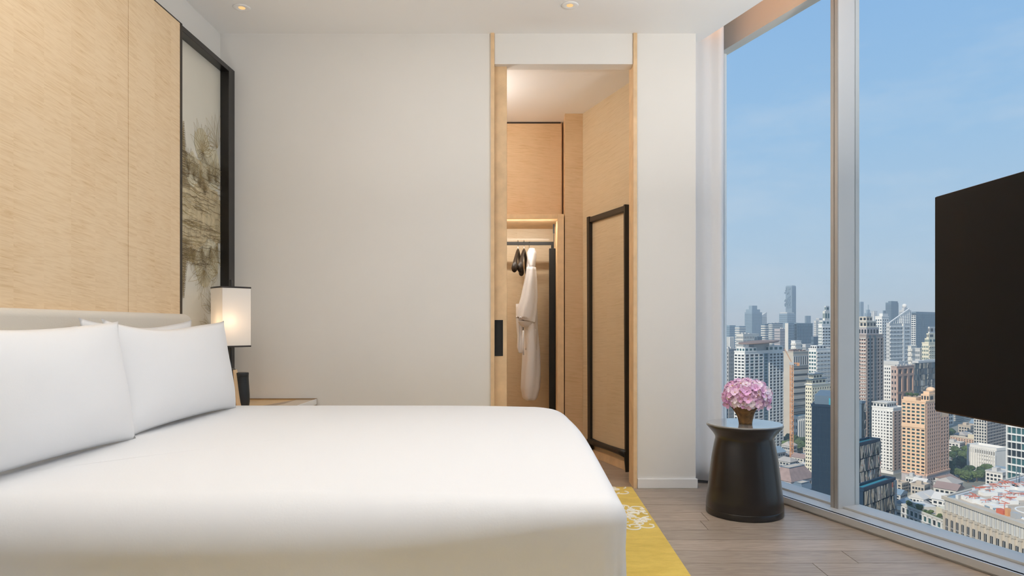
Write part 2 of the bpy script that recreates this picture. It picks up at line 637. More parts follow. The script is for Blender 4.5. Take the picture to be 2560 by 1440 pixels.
class Ink:
    def __init__(self, off):
        self.mb, self.off = MB(), off

    def stroke(self, pts, w):
        self.off += 5e-6
        pts = [Vector((p[0], p[1])) for p in pts]
        pts = [Vector((min(max(p.x, YA0 + 0.004), YA1 - 0.004), p.y)) for p in pts]
        L, R = [], []
        for i, p in enumerate(pts):
            d = pts[min(i + 1, len(pts) - 1)] - pts[max(i - 1, 0)]
            if d.length < 1e-6:
                d = Vector((1, 0))
            d.normalize()
            n = Vector((-d.y, d.x))
            ww = 0.62 * w * (0.45 + 0.55 * math.sin(math.pi * (i + 0.4) / len(pts)))
            L.append(p + n * ww)
            R.append(p - n * ww)
        vs = [(XA + self.off, q.x, q.y) for q in L] + [(XA + self.off, q.x, q.y) for q in R]
        n = len(pts)
        self.mb.add(vs, [(i, i + 1, n + i + 1, n + i) for i in range(n - 1)])

    def poly(self, pts):
        self.off += 1.5e-5
        n = len(pts)
        self.mb.add([(XA + self.off, min(max(p[0], YA0 + .002), YA1 - .002), p[1]) for p in pts], [tuple(range(n))])


ZC = 1.665      # mirror line of the drawing
def az(y):      # photo row -> height on the panel
    return CAMZ + (VPY - y) * 3.95 / FPX


ink, och, wash, pale = Ink(0.0052), Ink(0.0020), Ink(0.0006), Ink(0.0014)
random.seed(11)


def petal(c, ang, ln, wd, who, w):
    pts = []
    for s in (-1, 1):
        row = []
        for i in range(8):
            t = i / 7
            r = ln * t
            q = s * wd * math.sin(math.pi * min(1, t ** 0.8)) * (1 - 0.2 * t)
            row.append((c[0] + r * math.cos(ang) - q * math.sin(ang), c[1] + r * math.sin(ang) + q * math.cos(ang)))
        pts.append(row)
        who.stroke(row, w)
    who.stroke([(c[0] + ln * t * math.cos(ang), c[1] + ln * t * math.sin(ang)) for t in (0, .25, .5, .7)], w * 0.7)


def lotus(c, n, ln, who, a0=0.0, a1=2 * math.pi, w=0.0016):
    for i in range(n):
        a = a0 + (a1 - a0) * (i + random.uniform(-.2, .2)) / n
        petal(c, a, ln * random.uniform(.75, 1.15), ln * 0.14, who, w)


def spire(y, zb, zt, wd, up):
    """thin tiered spire drawn between zb and zt"""
    hgt = zt - zb
    n = 60
    for i in range(n):
        t = i / n
        r = wd * (1 - t) ** 1.15 * (1.0 + 0.25 * math.sin(t * 40)) + 0.004
        z = zb + hgt * t * (1 if up else 1)
        z1 = z + random.uniform(-.006, .006)
        ink.stroke([(y - r, z), (y - r * .3, z1), (y + r * .4, z), (y + r, z1)], 0.0016)
        if i % 2 == 0:
            och.stroke([(y - r * 1.1, z), (y - r * .6, z + hgt * .03), (y, z + hgt * .015), (y + r, z + hgt * .03)], 0.0022)
    for s in (-1, 1):
        ink.stroke([(y + s * (wd * (1 - t / 10) ** 1.15 + .003), zb + hgt * t / 10) for t in range(11)], 0.0016)
    pts = [(y - wd, zb)] + [(y - (wd * (1 - t / 8) ** 1.15), zb + hgt * t / 8) for t in range(1, 8)] + [(y, zt)]
    pts += [(y + (wd * (1 - t / 8) ** 1.15), zb + hgt * t / 8) for t in range(7, 0, -1)] + [(y + wd, zb)]
    wash.poly(pts)


# wash bands of the mirrored temple
for i in range(26):
    z = 1.40 + 0.56 * i / 25
    e = 0.05 * random.random()
    half = 1 - abs(z - ZC) / 0.34
    y1 = YA0 + 0.40 + 0.2 * max(0, half)
    wash.poly([(YA0 + e * .2, z - .016), (y1 + e, z - .016 - .02), (y1 + e, z + .016 - .01), (YA0 + e * .3, z + .016)])
spire(YA0 + 0.115, 1.78, 2.14, 0.062, True)
spire(YA0 + 0.115, 1.50, 1.17, 0.062, False)
for i in range(170):                        # dense scribbled tiers
    z = 1.36 + 0.62 * random.random()
    y0 = YA0 + 0.5 * random.random() ** 1.3
    ln = random.uniform(.05, .25)
    sl = random.uniform(-.14, .02) if z > 1.6 else random.uniform(-.05, .05)
    pts = [(y0 + ln * t / 6, z + sl * ln * t / 6 + random.uniform(-.006, .006)) for t in range(7)]
    (ink if i % 2 else och).stroke(pts, random.uniform(.0012, .0026))
for i in range(70):
    z = 1.38 + 0.56 * random.random()
    y0 = YA0 + 0.54 * random.random()
    hgt = random.uniform(.03, .10)
    ink.stroke([(y0 + random.uniform(-.01, .01), z + hgt * t / 4) for t in range(5)], .0015)
lotus((YA0 + .34, 2.02), 11, .17, och, 0.2, 2.9)
lotus((YA0 + .34, 2.02), 7, .09, ink, 3.2, 6.1)
lotus((YA0 + .53, 2.10), 7, .20, och, 1.4, 3.6)
for c in ((.04, 1.90), (.23, 1.86), (.30, 1.83), (.42, 1.88), (.50, 1.90), (.17, 1.88), (.36, 1.80)):
    lotus((YA0 + c[0], c[1]), 6, random.uniform(.10, .16), och, 0.9, 2.3)
    lotus((YA0 + c[0], c[1] - .02), 4, .08, ink, 0.9, 2.3, .0014)
for c in ((.06, 1.45), (.24, 1.45), (.33, 1.46), (.44, 1.47), (.20, 1.46), (.52, 1.50)):
    lotus((YA0 + c[0], c[1]), 6, random.uniform(.12, .17), och, -2.3, -0.9)
    lotus((YA0 + c[0], c[1] + .02), 3, .10, ink, -2.3, -0.9, .0014)
lotus((YA0 + .36, 1.36), 12, .13, ink, 0, 6.28, .0013)
lotus((YA0 + .36, 1.34), 9, .19, och, 3.3, 5.6)
lotus((YA0 + .53, 1.34), 7, .15, och, 2.2, 4.6)
lotus((YA0 + .46, 1.10), 6, .17, och, 1.2, 3.2)
lotus((YA0 + .46, 1.10), 4, .13, ink, 1.6, 3.2, .0013)
lotus((YA0 + .42, 1.00), 5, .12, och, 2.2, 3.8)
for c, r in (((.34, 2.06), .10), ((.45, 1.95), .14), ((.22, 1.90), .10), ((.36, 1.36), .12), ((.45, 1.42), .12)):
    pale.poly([(YA0 + c[0] + r * math.cos(k * .5236) * random.uniform(.8, 1.1), c[1] + r * math.sin(k * .5236) * random.uniform(.8, 1.1)) for k in range(12)])
dw = wash.mb.build('drawing_wash', 'wash_ochre', art)
dw['kind'] = 'stuff'
pale.mb.build('petal_wash', 'wash_pale', art)['kind'] = 'stuff'
och.mb.build('ochre_line_work', 'ink_ochre', art)['kind'] = 'stuff'
ink.mb.build('brown_line_work', 'ink_brown', art)['kind'] = 'stuff'

# ------------------------------------------------------------------ window wall
ZG0, ZG1 = 0.050, 2.92
TW0, TW1 = -0.795, 7.0
MUL = [0.276 + 1.08 * k for k in range(7)]
sill = MB()
wbox(sill, -1.10, TW1, 0.012, 0.117, -0.012, 0.0445)
wbox(sill, -1.10, TW1, 0.0, 0.025, 0.012, 0.0445)
structure('window_sill', sill, 'aluminium', 'low pale metal ledge running along the foot of the window', 'sill')
s2 = MB()
wbox(s2, -1.10, TW1, 0.122, 0.24, -0.03, 0.055)
structure('window_sill_step', s2, 'aluminium', 'pale metal step against the foot of the glass', 'sill')
wb = MB()
wbox(wb, -1.10, TW1, 0.117, 0.124, -0.03, 0.033)
structure('trim_3', wb, 'aluminium_shaded', 'dark groove between ledge and step under the glass', 'trim')
edges = [TW0] + [v for t in MUL for v in (t, t + 0.05)] + [TW1]
for k in range(0, len(edges) - 1, 2):
    t0, t1 = edges[k], edges[k + 1]
    if t1 - t0 < 0.1:
        continue
    nm = 'window_%d' % (k // 2 + 1)
    c = wp((t0 + t1) / 2, 0.2)
    w_ = thing(nm, ('tall clear pane of the window nearest the curtain', 'tall clear pane of the window behind the television')[k // 2] if k < 4 else 'tall clear window pane beside the viewer',
               'window', (c[0], c[1], 0), kind='structure')
    wbox(MB(), t0, t1, 0.200, 0.208, ZG0, ZG1).build('pane', 'clear_glass', w_)
    fr = MB()
    wbox(fr, t0, t1, 0.192, 0.222, ZG1 - 0.012, ZG1 + 0.01)
    fr.build('head_bead', 'aluminium', w_)
for i, t in enumerate(MUL):
    c = wp(t + 0.025, 0.15)
    m_ = thing('mullion', ('tall metal window mullion between the two panes in view', 'metal window mullion behind the television')[min(i, 1)] if i < 2 else 'metal window mullion beside the viewer',
               'mullion', (c[0], c[1], 0), kind='structure')
    wbox(MB(), t, t + 0.050, 0.090, 0.235, 0.0445, ZT).build('mullion_bar', 'aluminium', m_, bevel=0.001)
    g = MB()
    wbox(g, t + 0.0005, t + 0.022, 0.084, 0.090, 0.0445, 2.99)
    wbox(g, t + 0.028, t + 0.0495, 0.084, 0.090, 0.0445, 2.99)
    g.build('cover_strip', 'aluminium_shaded', m_)  # room-side face coloured darker for its shade
jb = MB()
wbox(jb, TW0 - 0.08, TW0, 0.165, 0.225, 0.0, ZT)
structure('window_jamb', jb, 'trim_white', 'white upright window jamb beside the curtain', 'jamb')
fa = MB()
wbox(fa, -1.20, TW1, 0.165, 0.24, 2.895, ZT)
structure('trim_4', fa, 'fascia', 'beige fascia above the window lit by the hidden cove strip', 'trim')
# light-tight backing of the cove and the curtain pocket
pk = MB()
wbox(pk, -1.25, -1.15, -0.36, 0.30, -0.1, ZT)
wbox(pk, -1.95, -0.60, -0.356, -0.25, -0.1, ZT)
structure('wall_pocket', pk, 'wall_paint', 'pale wall closing the curtain pocket', 'wall')
cw = MB()
wbox(cw, -0.60, TW1, -0.42, -0.40, H + 0.02, ZT)
structure('cove_back', cw, 'wall_paint', 'pale upstand hidden above the ceiling edge', 'cove')
led = MB()
wbox(led, -0.95, 6.6, -0.33, -0.315, H + 0.022, H + 0.034)
led = led.build('cove_light_strip', emit('led_amber', (1.0, 0.42, 0.12), 12.0).name)
tag(led, 'amber strip light hidden in the cove above the ceiling edge', 'strip light')

# curtain, drawn back into its pocket
random.seed(5)
cur = thing('curtain', 'pale grey white curtain drawn back beside the window', 'curtain', (1.2, 4.45, 0))
path = [(1.015, 4.475), (1.05, 4.452), (1.09, 4.436), (1.13, 4.424), (1.165, 4.420), (1.20, 4.410), (1.235, 4.398), (1.262, 4.392), (1.273, 4.402), (1.268, 4.425), (1.235, 4.455), (1.20, 4.480), (1.195, 4.497),
        (1.225, 4.500), (1.262, 4.495), (1.272, 4.510), (1.25, 4.54), (1.20, 4.575), (1.19, 4.595), (1.22, 4.602), (1.25, 4.600), (1.255, 4.62), (1.20, 4.67), (1.15, 4.71), (1.14, 4.74)]
fine_ = []
for k in range(len(path) - 1):
    p0, p1, p2, p3 = (Vector(path[max(0, min(len(path) - 1, q))]) for q in (k - 1, k, k + 1, k + 2))
    for i in range(4):
        u = i / 4
        fine_.append(0.5 * (2 * p1 + (p2 - p0) * u + (2 * p0 - 5 * p1 + 4 * p2 - p3) * u * u + (3 * p1 - p0 - 3 * p2 + p3) * u ** 3))
fine_.append(Vector(path[-1]))
cols, rows = len(fine_) - 1, 24
cm = MB()
vs = []
for j in range(rows + 1):
    fz = j / rows
    z = 0.022 + (3.16 - 0.022) * fz
    for i in range(cols + 1):
        u = i / cols
        q = fine_[i]
        w_ = 0.006 * math.sin(u * 60 + 1.5 * math.sin(2 * fz)) + 0.004 * math.sin(fz * 5 + u * 20)
        vs.append((q.x, q.y + w_, z))
fs = [(j * (cols + 1) + i, j * (cols + 1) + i + 1, (j + 1) * (cols + 1) + i + 1, (j + 1) * (cols + 1) + i) for j in range(rows) for i in range(cols)]
cm.add(vs, fs)
co = cm.build('curtain_cloth', 'sheer', cur, smooth=True)
sd = co.modifiers.new('thick', 'SOLIDIFY')
sd.thickness = 0.004
wbox(MB(), -1.1, 6.8, -0.035, -0.005, 3.17, 3.20).build('curtain_track', 'aluminium', cur)

# ------------------------------------------------------------------ dressing room beyond the doorway
structure('wall_slanted', wbox(MB(), -2.0, -0.60, -0.372, -0.357, 0.0, 2.72), 'maple_grey', 'slanted maple wall of the dressing room carrying the mirror', 'wall')
structure('baseboard_slanted', wbox(MB(), -1.95, -0.62, -0.386, -0.372, 0.0, 0.062), 'maple_edge', 'maple skirting along the slanted wall', 'baseboard', bevel=0.002)
structure('wall_dressing_left', box(-0.95, -0.85, YB + 0.1, 6.4, -0.1, ZT), 'maple', 'maple side wall of the dressing room', 'wall')
structure('wall_dressing_back', box(-0.95, 0.8, 6.25, 6.4, -0.1, ZT), 'maple', 'wall behind the wardrobe', 'wall')
structure('wall_pilaster', box(0.322, 0.54, 5.50, 6.25, 0.0, 2.72), 'maple_dark', 'narrow maple pilaster between wardrobe and mirror wall', 'pillar')
XW0, XW1 = -0.85, 0.3145
wd = thing('wardrobe', 'open maple wardrobe with hanging rail and robe', 'wardrobe', ((XW0 + XW1) / 2, 5.8, 0))
XWI = 0.262
YW = 5.50
ZW1, ZWI = 1.9145, 1.876
box(XWI, XW1, YW, 5.512, 0.0, ZW1).build('front_frame', 'maple_edge', wd, bevel=0.002)
box(XW0, XWI, YW, 5.512, ZWI, ZW1).build('front_rail', 'maple_edge', wd, bevel=0.002)
box(XWI + 0.004, XW1, 5.512, 6.12, 0.0, ZW1).build('side_panel', 'maple_grey', wd)
box(XW0, XWI + 0.004, 5.512, 6.12, ZWI + 0.004, ZW1).build('top_panel', 'maple_edge', wd)
box(XW0, XWI + 0.004, 6.10, 6.12, 0.0, ZWI + 0.004).build('back_panel', 'maple_grey', wd)
box(XW0, XWI + 0.004, 5.512, 6.10, 0.0, 0.08).build('base_shelf', 'maple_edge', wd)
for i in range(6):                       # reeded side lining
    y = 5.56 + 0.09 * i
    box(XWI - 0.002, XWI + 0.006, y, y + 0.012, 0.08, ZWI).build('reed_strip', 'maple_edge', wd)
box(XW0, 0.307, 5.72, 5.74, ZW1, 2.705).build('upper_panel', 'maple_dark', wd, bevel=0.002)
box(XW0, 0.3, 5.725, 5.74, 2.705, 2.72).build('shadow_gap', 'dark_brown', wd)
box(XW0, XW1, 5.74, 6.12, ZW1, 2.72).build('upper_carcass', 'maple_dark', wd)
YR = 5.80
box(-0.80, 0.225, YR - 0.008, YR + 0.008, 1.700, 1.728).build('hanging_rail', 'black_metal', wd, bevel=0.002)
box(0.222, 0.246, YR - 0.012, YR + 0.012, 1.655, 1.728).build('rail_elbow', 'black_metal', wd, bevel=0.002)
box(0.2425, 0.2475, YR - 0.004, YR + 0.004, 1.728, ZWI).build('suspension_rod', 'black_metal', wd)
box(0.238, 0.252, YR - 0.008, YR + 0.008, 1.80, ZWI).build('rod_sleeve', 'black_metal', wd)
box(0.205, 0.258, YR - 0.03, YR + 0.03, 0.08, 1.67).build('upright_post', 'black_metal', wd, bevel=0.003)

# black-framed mirror on the slanted wall
mt0, mt1 = -1.0, -1.0
def on_slant(x, y, p):
    """photo pixel on the slanted plane at offset p -> (t, z)"""
    dx = (x - VPX) / FPX
    b = WO + WN * p
    # point (dx*d, d): (dx*d - b.x)*WN.x + (d - b.y)*WN.y = 0
    d = (b.x * WN.x + b.y * WN.y) / (dx * WN.x + WN.y)
    P = Vector((dx * d, d))
    return (P - WO).dot(WT), CAMZ - (y - VPY) * d / FPX


PM = -0.395
tl, ztl = on_slant(1474, 549, PM)
tr, ztr = on_slant(1570, 508, PM)
_, zb1 = on_slant(1476, 1092, PM)
_, zb2 = on_slant(1566, 1122, PM)
zt_, zb_ = (ztl + ztr) / 2, (zb1 + zb2) / 2
mc = wp((tl + tr) / 2, -0.38)
mi = thing('mirror', 'tall dressing mirror in a slim black frame on short tapered legs', 'mirror', (mc[0], mc[1], 0))
wbox(MB(), tl + 0.03, tr - 0.012, -0.390, -0.378, zb_ - 0.02, zt_ - 0.02).build('painted_reflection', 'maple_grey', mi)  # maple veneer painted in as the wood the mirror reflects
for s, (t0, t1) in enumerate(((tl, tl + 0.040), (tr - 0.018, tr))):
    leg = MB()
    # post tapering to a pointed foot
    for z0, z1, f0, f1 in ((0.14, zt_ + 0.004, 1.0, 1.0), (0.0, 0.14, 0.45, 1.0)):
        a0, b0 = (t1 - (t1 - t0) * f0, t1) if s == 0 else (t1 - (t1 - t0) * f0, t1)
        a1, b1 = t1 - (t1 - t0) * f1, t1
        lo = [wp(a0, -0.412), wp(b0, -0.412), wp(b0, -0.387), wp(a0, -0.387)]
        hi = [wp(a1, -0.420), wp(b1, -0.420), wp(b1, -0.374), wp(a1, -0.374)]
        leg.hexa([(q[0], q[1], z0) for q in lo] + [(q[0], q[1], z1) for q in hi])
    leg.build('frame_post', 'black_metal', mi)
wbox(MB(), tl + 0.03, tr - 0.01, -0.415, -0.375, zt_ - 0.042, zt_).build('frame_top_rail', 'black_metal', mi, bevel=0.004)
bar = [(*wp(tl + 0.03 + (tr - tl - 0.04) * k / 6, -0.395), zb_ - 0.035 - 0.012 * math.sin(math.pi * k / 6) * 0) for k in range(7)]
br = MB().tube(bar, [0.030, 0.024, 0.022, 0.021, 0.022, 0.024, 0.030], 12)
br.build('frame_lower_rail', 'black_metal', mi, smooth=True)


# hangers and bathrobe on the rail
def hanger(name, label, x, rz):
    h = thing(name, label, 'hanger', (x, YR, 1.728), rz, 'coat hangers in the wardrobe')
    hook = [(0, -0.006 + 0.016 * math.cos(a), 0.0 - 0.004 + 0.016 * math.sin(a)) for a in [math.radians(v) for v in range(-40, 190, 23)]]
    hook = [(0, 0, -0.085), (0, 0.004, -0.055), (0, 0.010, -0.030)] + hook
    MB().tube(hook, 0.0032, 8).build('hook', 'chrome', h, smooth=True, world=False)
    # two broad contoured arms meeting under the hook
    for s in (-1, 1):
        rings = []
        for k in range(9):
            u = k / 8
            y = s * 0.21 * u ** 0.9
            z = -0.075 - 0.165 * u ** 1.25
            hw = 0.011 + 0.014 * u ** 2
            hh = 0.020 + 0.016 * u ** 2
            rings.append([(hw * math.cos(a), y, z + hh * math.sin(a)) for a in [2 * math.pi * q / 12 for q in range(12)]])
        MB().loft(rings).build('arm', 'dark_brown', h, smooth=True, world=False)
    return h


hanger('hanger', 'dark wooden coat hanger hanging empty, farther from the robe', (1295 - VPX) * YR / FPX, -0.13)
hanger('hanger', 'dark wooden coat hanger hanging empty, touching the robe', (1310 - VPX) * YR / FPX, -0.15)

XR = (1322 - VPX) * YR / FPX
rb = thing('bathrobe', 'white terry bathrobe hanging from the wardrobe rail', 'bathrobe', (XR, YR, 1.72))
MB().tube([(XR + .004, YR, 1.62), (XR + 0.002, YR, 1.70), (XR + 0.004, YR - 0.012, 1.733), (XR + 0.006, YR - 0.022, 1.726)], 0.0032, 8).build('hook', 'chrome', rb, smooth=True)


def robe_loft(spec, n=36, seed=1, fold=0.010):
    """spec rows: photo row, left px, right px, half depth"""
    random.seed(seed)
    rings = []
    ph = random.uniform(0, 6)
    for k, (y, xl, xr, hd) in enumerate(spec):
        z = CAMZ + (VPY - y) * YR / FPX
        c = ((xl + xr) / 2 - VPX) * YR / FPX
        hw = (xr - xl) / 2 * YR / FPX
        ring = []
        for q in range(n):
            a = 2 * math.pi * q / n
            f = 1 + fold / max(hw, .02) * (math.sin(5 * a + ph + k * .15) * 0.45 + math.sin(9 * a + k * .3 + ph) * .25)
            sx = math.copysign(abs(math.cos(a)) ** 0.8, math.cos(a))
            ring.append((c + hw * sx * f, YR + hd * math.sin(a) * f, z))
        rings.append(ring)
    return rings


def dense(spec, k=4):
    out = []
    for a, b in zip(spec, spec[1:]):
        for i in range(k):
            out.append(tuple(p + (q - p) * i / k for p, q in zip(a, b)))
    return out + [spec[-1]]


body = [(624, 1324, 1336, .02), (640, 1319, 1340, .05), (668, 1317, 1337, .10), (700, 1313, 1339, .16), (760, 1309, 1342, .19), (820, 1309, 1344, .20), (880, 1306, 1350, .20),
        (930, 1304, 1352, .19), (970, 1303, 1350, .18), (992, 1307, 1344, .16), (997, 1310, 1340, .14)]
MB().loft(robe_loft(dense(body), seed=2, fold=0.008)).build('robe_body', 'terry', rb, smooth=True)
col = [(622, 1323, 1336, .03), (632, 1318, 1340, .06), (650, 1318, 1339, .08), (668, 1320, 1336, .09), (676, 1322, 1334, .06)]
c2 = [[(p[0], p[1] - 0.03, p[2]) for p in r] for r in robe_loft(dense(col), seed=3, fold=0.004)]
MB().loft(c2).build('collar', 'terry', rb, smooth=True)
slv = [(672, 1317, 1337, .05), (700, 1312, 1340, .07), (745, 1303, 1342, .08), (775, 1294, 1341, .085), (796, 1291, 1339, .085), (803, 1293, 1338, .08)]
s2_ = [[(p[0], p[1] - 0.16, p[2] + (0.02 * (XR - p[0]) / 0.08 if k > 16 else 0)) for p in r] for k, r in enumerate(robe_loft(dense(slv), seed=4, fold=0.010))]
MB().loft(s2_).build('sleeve', 'terry', rb, smooth=True)
cuf = [(803, 1295, 1336, .065), (812, 1300, 1334, .05), (818, 1308, 1333, .03)]
MB().loft([[(p[0], p[1] - 0.16, p[2]) for p in r] for r in robe_loft(dense(cuf), seed=5, fold=.004)]).build('cuff_lining', 'terry', rb, smooth=True)
sl2 = [(760, 1291, 1306, .05), (800, 1291, 1309, .06), (840, 1294, 1309, .06), (868, 1293, 1309, .06), (882, 1297, 1308, .05)]
MB().loft([[(p[0], p[1] - 0.02, p[2]) for p in r] for r in robe_loft(dense(sl2), seed=6, fold=.006)]).build('sleeve', 'terry', rb, smooth=True)
pk_ = MB()
rows_ = []
for k in range(9):
    y = 822 + (873 - 822) * k / 8
    z = CAMZ + (VPY - y) * YR / FPX
    rows_.append([(((1313 + 29 * i / 8) - VPX) * YR / FPX, YR - 0.150 - 0.045 * math.sin(math.pi * i / 8), z) for i in range(9)])
vs = [p for r in rows_ for p in r]
pk_.add(vs, [(j * 9 + i, j * 9 + i + 1, (j + 1) * 9 + i + 1, (j + 1) * 9 + i) for j in range(8) for i in range(8)])
po = pk_.build('pocket', 'terry', rb, smooth=True)
sm = po.modifiers.new('thick', 'SOLIDIFY')
sm.thickness = 0.006
MB().tube([(XR - .045, YR - .20, 0.98), (XR - .050, YR - .21, .85), (XR - .044, YR - .21, .78)], [.008, .007, .005], 8).build('belt_end', 'terry', rb, smooth=True)

# ------------------------------------------------------------------ downlights: two in view, the rest added to brighten the room
SPOTS = [(-1.63, 3.95, 'round recessed downlight near the artwork corner'), (0.258, 3.92, 'round recessed downlight in front of the doorway'),
         (-1.1, 2.0, 'added unseen downlight above the bed'), (0.3, 2.0, 'added unseen downlight above the foot of the bed'),
         (-0.5, 3.1, 'added unseen downlight above the far side of the bed'), (0.95, 3.0, 'added unseen downlight between bed and window'),
         (0.4, -1.0, 'added unseen downlight behind the viewer')]
emit('lamp_warm', (1.0, 0.60, 0.26), 1.1)
for i, (x, y, lb) in enumerate(SPOTS):
    d = thing('downlight', lb, 'downlight', (x, y, H), 0, 'recessed ceiling downlights')
    MB().lathe([(0.020, -0.0005), (0.026, -0.004), (0.046, -0.004), (0.050, 0.0), (0.020, 0.0)], seg=32).build('trim_ring', 'ceiling_paint', d, smooth=True, world=False)
    MB().lathe([(0.001, -0.003), (0.018, -0.003), (0.019, -0.001)], seg=24).build('lamp_lens', 'lamp_warm', d, world=False)
    if i < 2:
        continue
    la = bpy.data.lights.new('added_downlight_beam', 'AREA')
    la.shape = 'DISK'
    la.size = 0.10
    la.energy = 1.5 if i < 2 else (4.6 if i < 6 else 2.0)
    la.color = (1.0, 0.975, 0.95)
    lo = bpy.data.objects.new('added_downlight_beam', la)
    lo.parent = d
    lo.location = (0, 0, -0.012)
    COL.objects.link(lo)
dl = thing('added_globe_lamp', 'unseen globe lamp added to light the dressing room', 'lamp', (-0.55, 4.85, 2.72))  # globe lamp added out of sight to brighten the dressing room
MB().lathe([(.001, 0), (.05, 0), (.05, -.015), (.006, -.02), (.006, -.20), (.03, -.21)], seg=20).build('stem', 'black_metal', dl, world=False, angle=40)
MB().lathe([(.01, -.20)] + [(.07 * math.cos(a), -.27 + .07 * math.sin(a)) for a in [math.radians(v) for v in range(75, -90, -15)]] + [(.001, -.34)], seg=24).build('globe', emit('added_globe', (1.0, 0.98, 0.95), 72.0).name, dl, world=False, smooth=True)
ls_ = box(XW0, XWI, 5.5125, 5.522, ZWI - 0.001, ZWI + 0.003).build('light_strip', emit('led_warm', (1.0, 0.55, 0.22), 1.6).name, wd)
la = bpy.data.lights.new('wardrobe_light', 'AREA')
la.shape = 'RECTANGLE'
la.size, la.size_y = 1.0, 0.02
la.energy = 4.5
la.color = (1.0, 0.93, 0.84)
lo = bpy.data.objects.new('wardrobe_light', la)
lo.parent = wd
lo.location = (0.0, -0.26, ZWI - 0.02)
lo.rotation_euler = (math.radians(50), 0, 0)
COL.objects.link(lo)

# uplighter floor lamps added out of view to brighten the room off the ceiling
for (x, y, e, lb) in ((-1.55, 0.75, 22.0, 'added unseen uplighter floor lamp beside the bed head'), (1.84, 1.45, 122.0, 'added unseen uplighter floor lamp between television and window')):
    fl = thing('added_floor_lamp', lb, 'lamp', (x, y, 0))
    MB().lathe([(.15, .0005), (.15, .015), (.02, .025), (.014, .04), (.014, .09)], seg=32).build('base', 'black_metal', fl, world=False, angle=40)
    MB().lathe([(.012, .085), (.012, 1.66), (.03, 1.69)], seg=16).build('pole', 'black_metal', fl, world=False, angle=40)
    MB().lathe([(.03, 1.68), (.10, 1.72), (.17, 1.80), (.165, 1.80), (.09, 1.735), (.02, 1.70)], seg=40).build('bowl', 'black_metal', fl, world=False, angle=40)
    la = bpy.data.lights.new('added_uplight', 'AREA')
    la.shape = 'DISK'
    la.size = 0.26
    la.energy = e
    la.color = (1.0, 0.975, 0.95)
    lo = bpy.data.objects.new('added_uplight', la)
    lo.parent = fl
    lo.location = (0, 0, 1.80)
    lo.rotation_euler = (math.pi, 0, 0)
    COL.objects.link(lo)
# ================================================================== furniture
# rug
RUGT = 0.014
rug = thing('rug', 'mustard yellow rug with ivory swirl embroidery under the bed', 'rug', (-0.2, 2.9, 0))
box(-1.20, 0.668, 0.70, 4.275, 0.0005, RUGT).build('rug_pile', 'yellow_rug', rug, bevel=0.003)
mat('ivory_thread', (0.92, 0.88, 0.76), 0.9)
random.seed(21)
em = MB()


def thread(pts, r=0.0048):
    em.tube([(p[0], p[1], RUGT) for p in pts], r, 5)


def curl(cx, cy, r, a0, turns, s, shrink=0.25):
    n = 22
    pts = []
    for k in range(n + 1):
        u = k / n
        a = a0 + s * turns * 2 * math.pi * u
        rr = r * (1 - (1 - shrink) * u)
        x, y = cx + rr * math.cos(a), cy + rr * math.sin(a)
        if x > 0.655 or y > 4.262:
            if len(pts) > 2:
                thread(pts)
            pts = []
            continue
        pts.append((x, y))
    if len(pts) > 2:
        thread(pts)


for (ex, ey, ax, ay, n) in ((0.46, 3.60, 0.26, 0.205, 46), (0.44, 4.19, 0.24, 0.085, 18)):
    for k in range(n):
        a = random.uniform(0, 2 * math.pi)
        q = math.sqrt(random.random())
        cx, cy = ex + ax * q * math.cos(a), ey + ay * q * math.sin(a)
        curl(cx, cy, random.uniform(.022, .048), random.uniform(0, 6.28), random.uniform(.6, 1.2), random.choice((-1, 1)), 0.35)
    for k in range(int(n / 2.3)):
        a = 2 * math.pi * k / int(n / 2.3)
        curl(ex + ax * math.cos(a), ey + ay * math.sin(a), 0.036, a - 1.9, 0.62, 1, 0.9)
em.build('embroidery', 'ivory_thread', rug, smooth=True)['kind'] = 'stuff'

# ------------------------------------------------------------------ bed
BX0, BX1, BY0, BY1, BZ = -1.74, 0.248, 1.600, 3.620, 0.602
bed = thing('bed', 'king size bed with pale leather headboard against maple panelling', 'bed', (-0.75, 2.6, RUGT))
box(BX0 + 0.05, BX1 - 0.10, BY0 + 0.08, BY1 - 0.08, RUGT, 0.30).build('bed_base', 'headboard_hide', bed, bevel=0.01)
box(BX0 + 0.03, BX1 - 0.07, BY0 + 0.06, BY1 - 0.06, 0.30, 0.53).build('mattress', 'linen_white', bed, bevel=0.04)
# headboard: upholstered slab with a soft rolled end
hb = MB()
prof = []
HX0, HX1, HZ = XP + 0.002, -1.735, 1.078
HY0, HY1 = 1.56, 3.598
rr = 0.03
rings = []
for (y, ins) in ((HY0, .03), (HY0 + .009, .012), (HY0 + .03, 0), (HY1 - .055, 0), (HY1 - .030, .006), (HY1 - .012, .018), (HY1 - .003, .036), (HY1, .055)):
    x1, z1 = HX1 - ins * .35, HZ - ins
    ring = [(HX0, y, 0.05), (x1, y, 0.05), (x1, y, z1 - rr)]
    for k in range(1, 6):
        a = k / 6 * math.pi / 2
        ring.append((x1 - rr + rr * math.cos(a), y, z1 - rr + rr * math.sin(a)))
    ring += [(x1 - rr, y, z1), (HX0, y, z1)]
    rings.append(ring)
hb.loft(rings)
hb.build('headboard', 'headboard_hide', bed, angle=50)

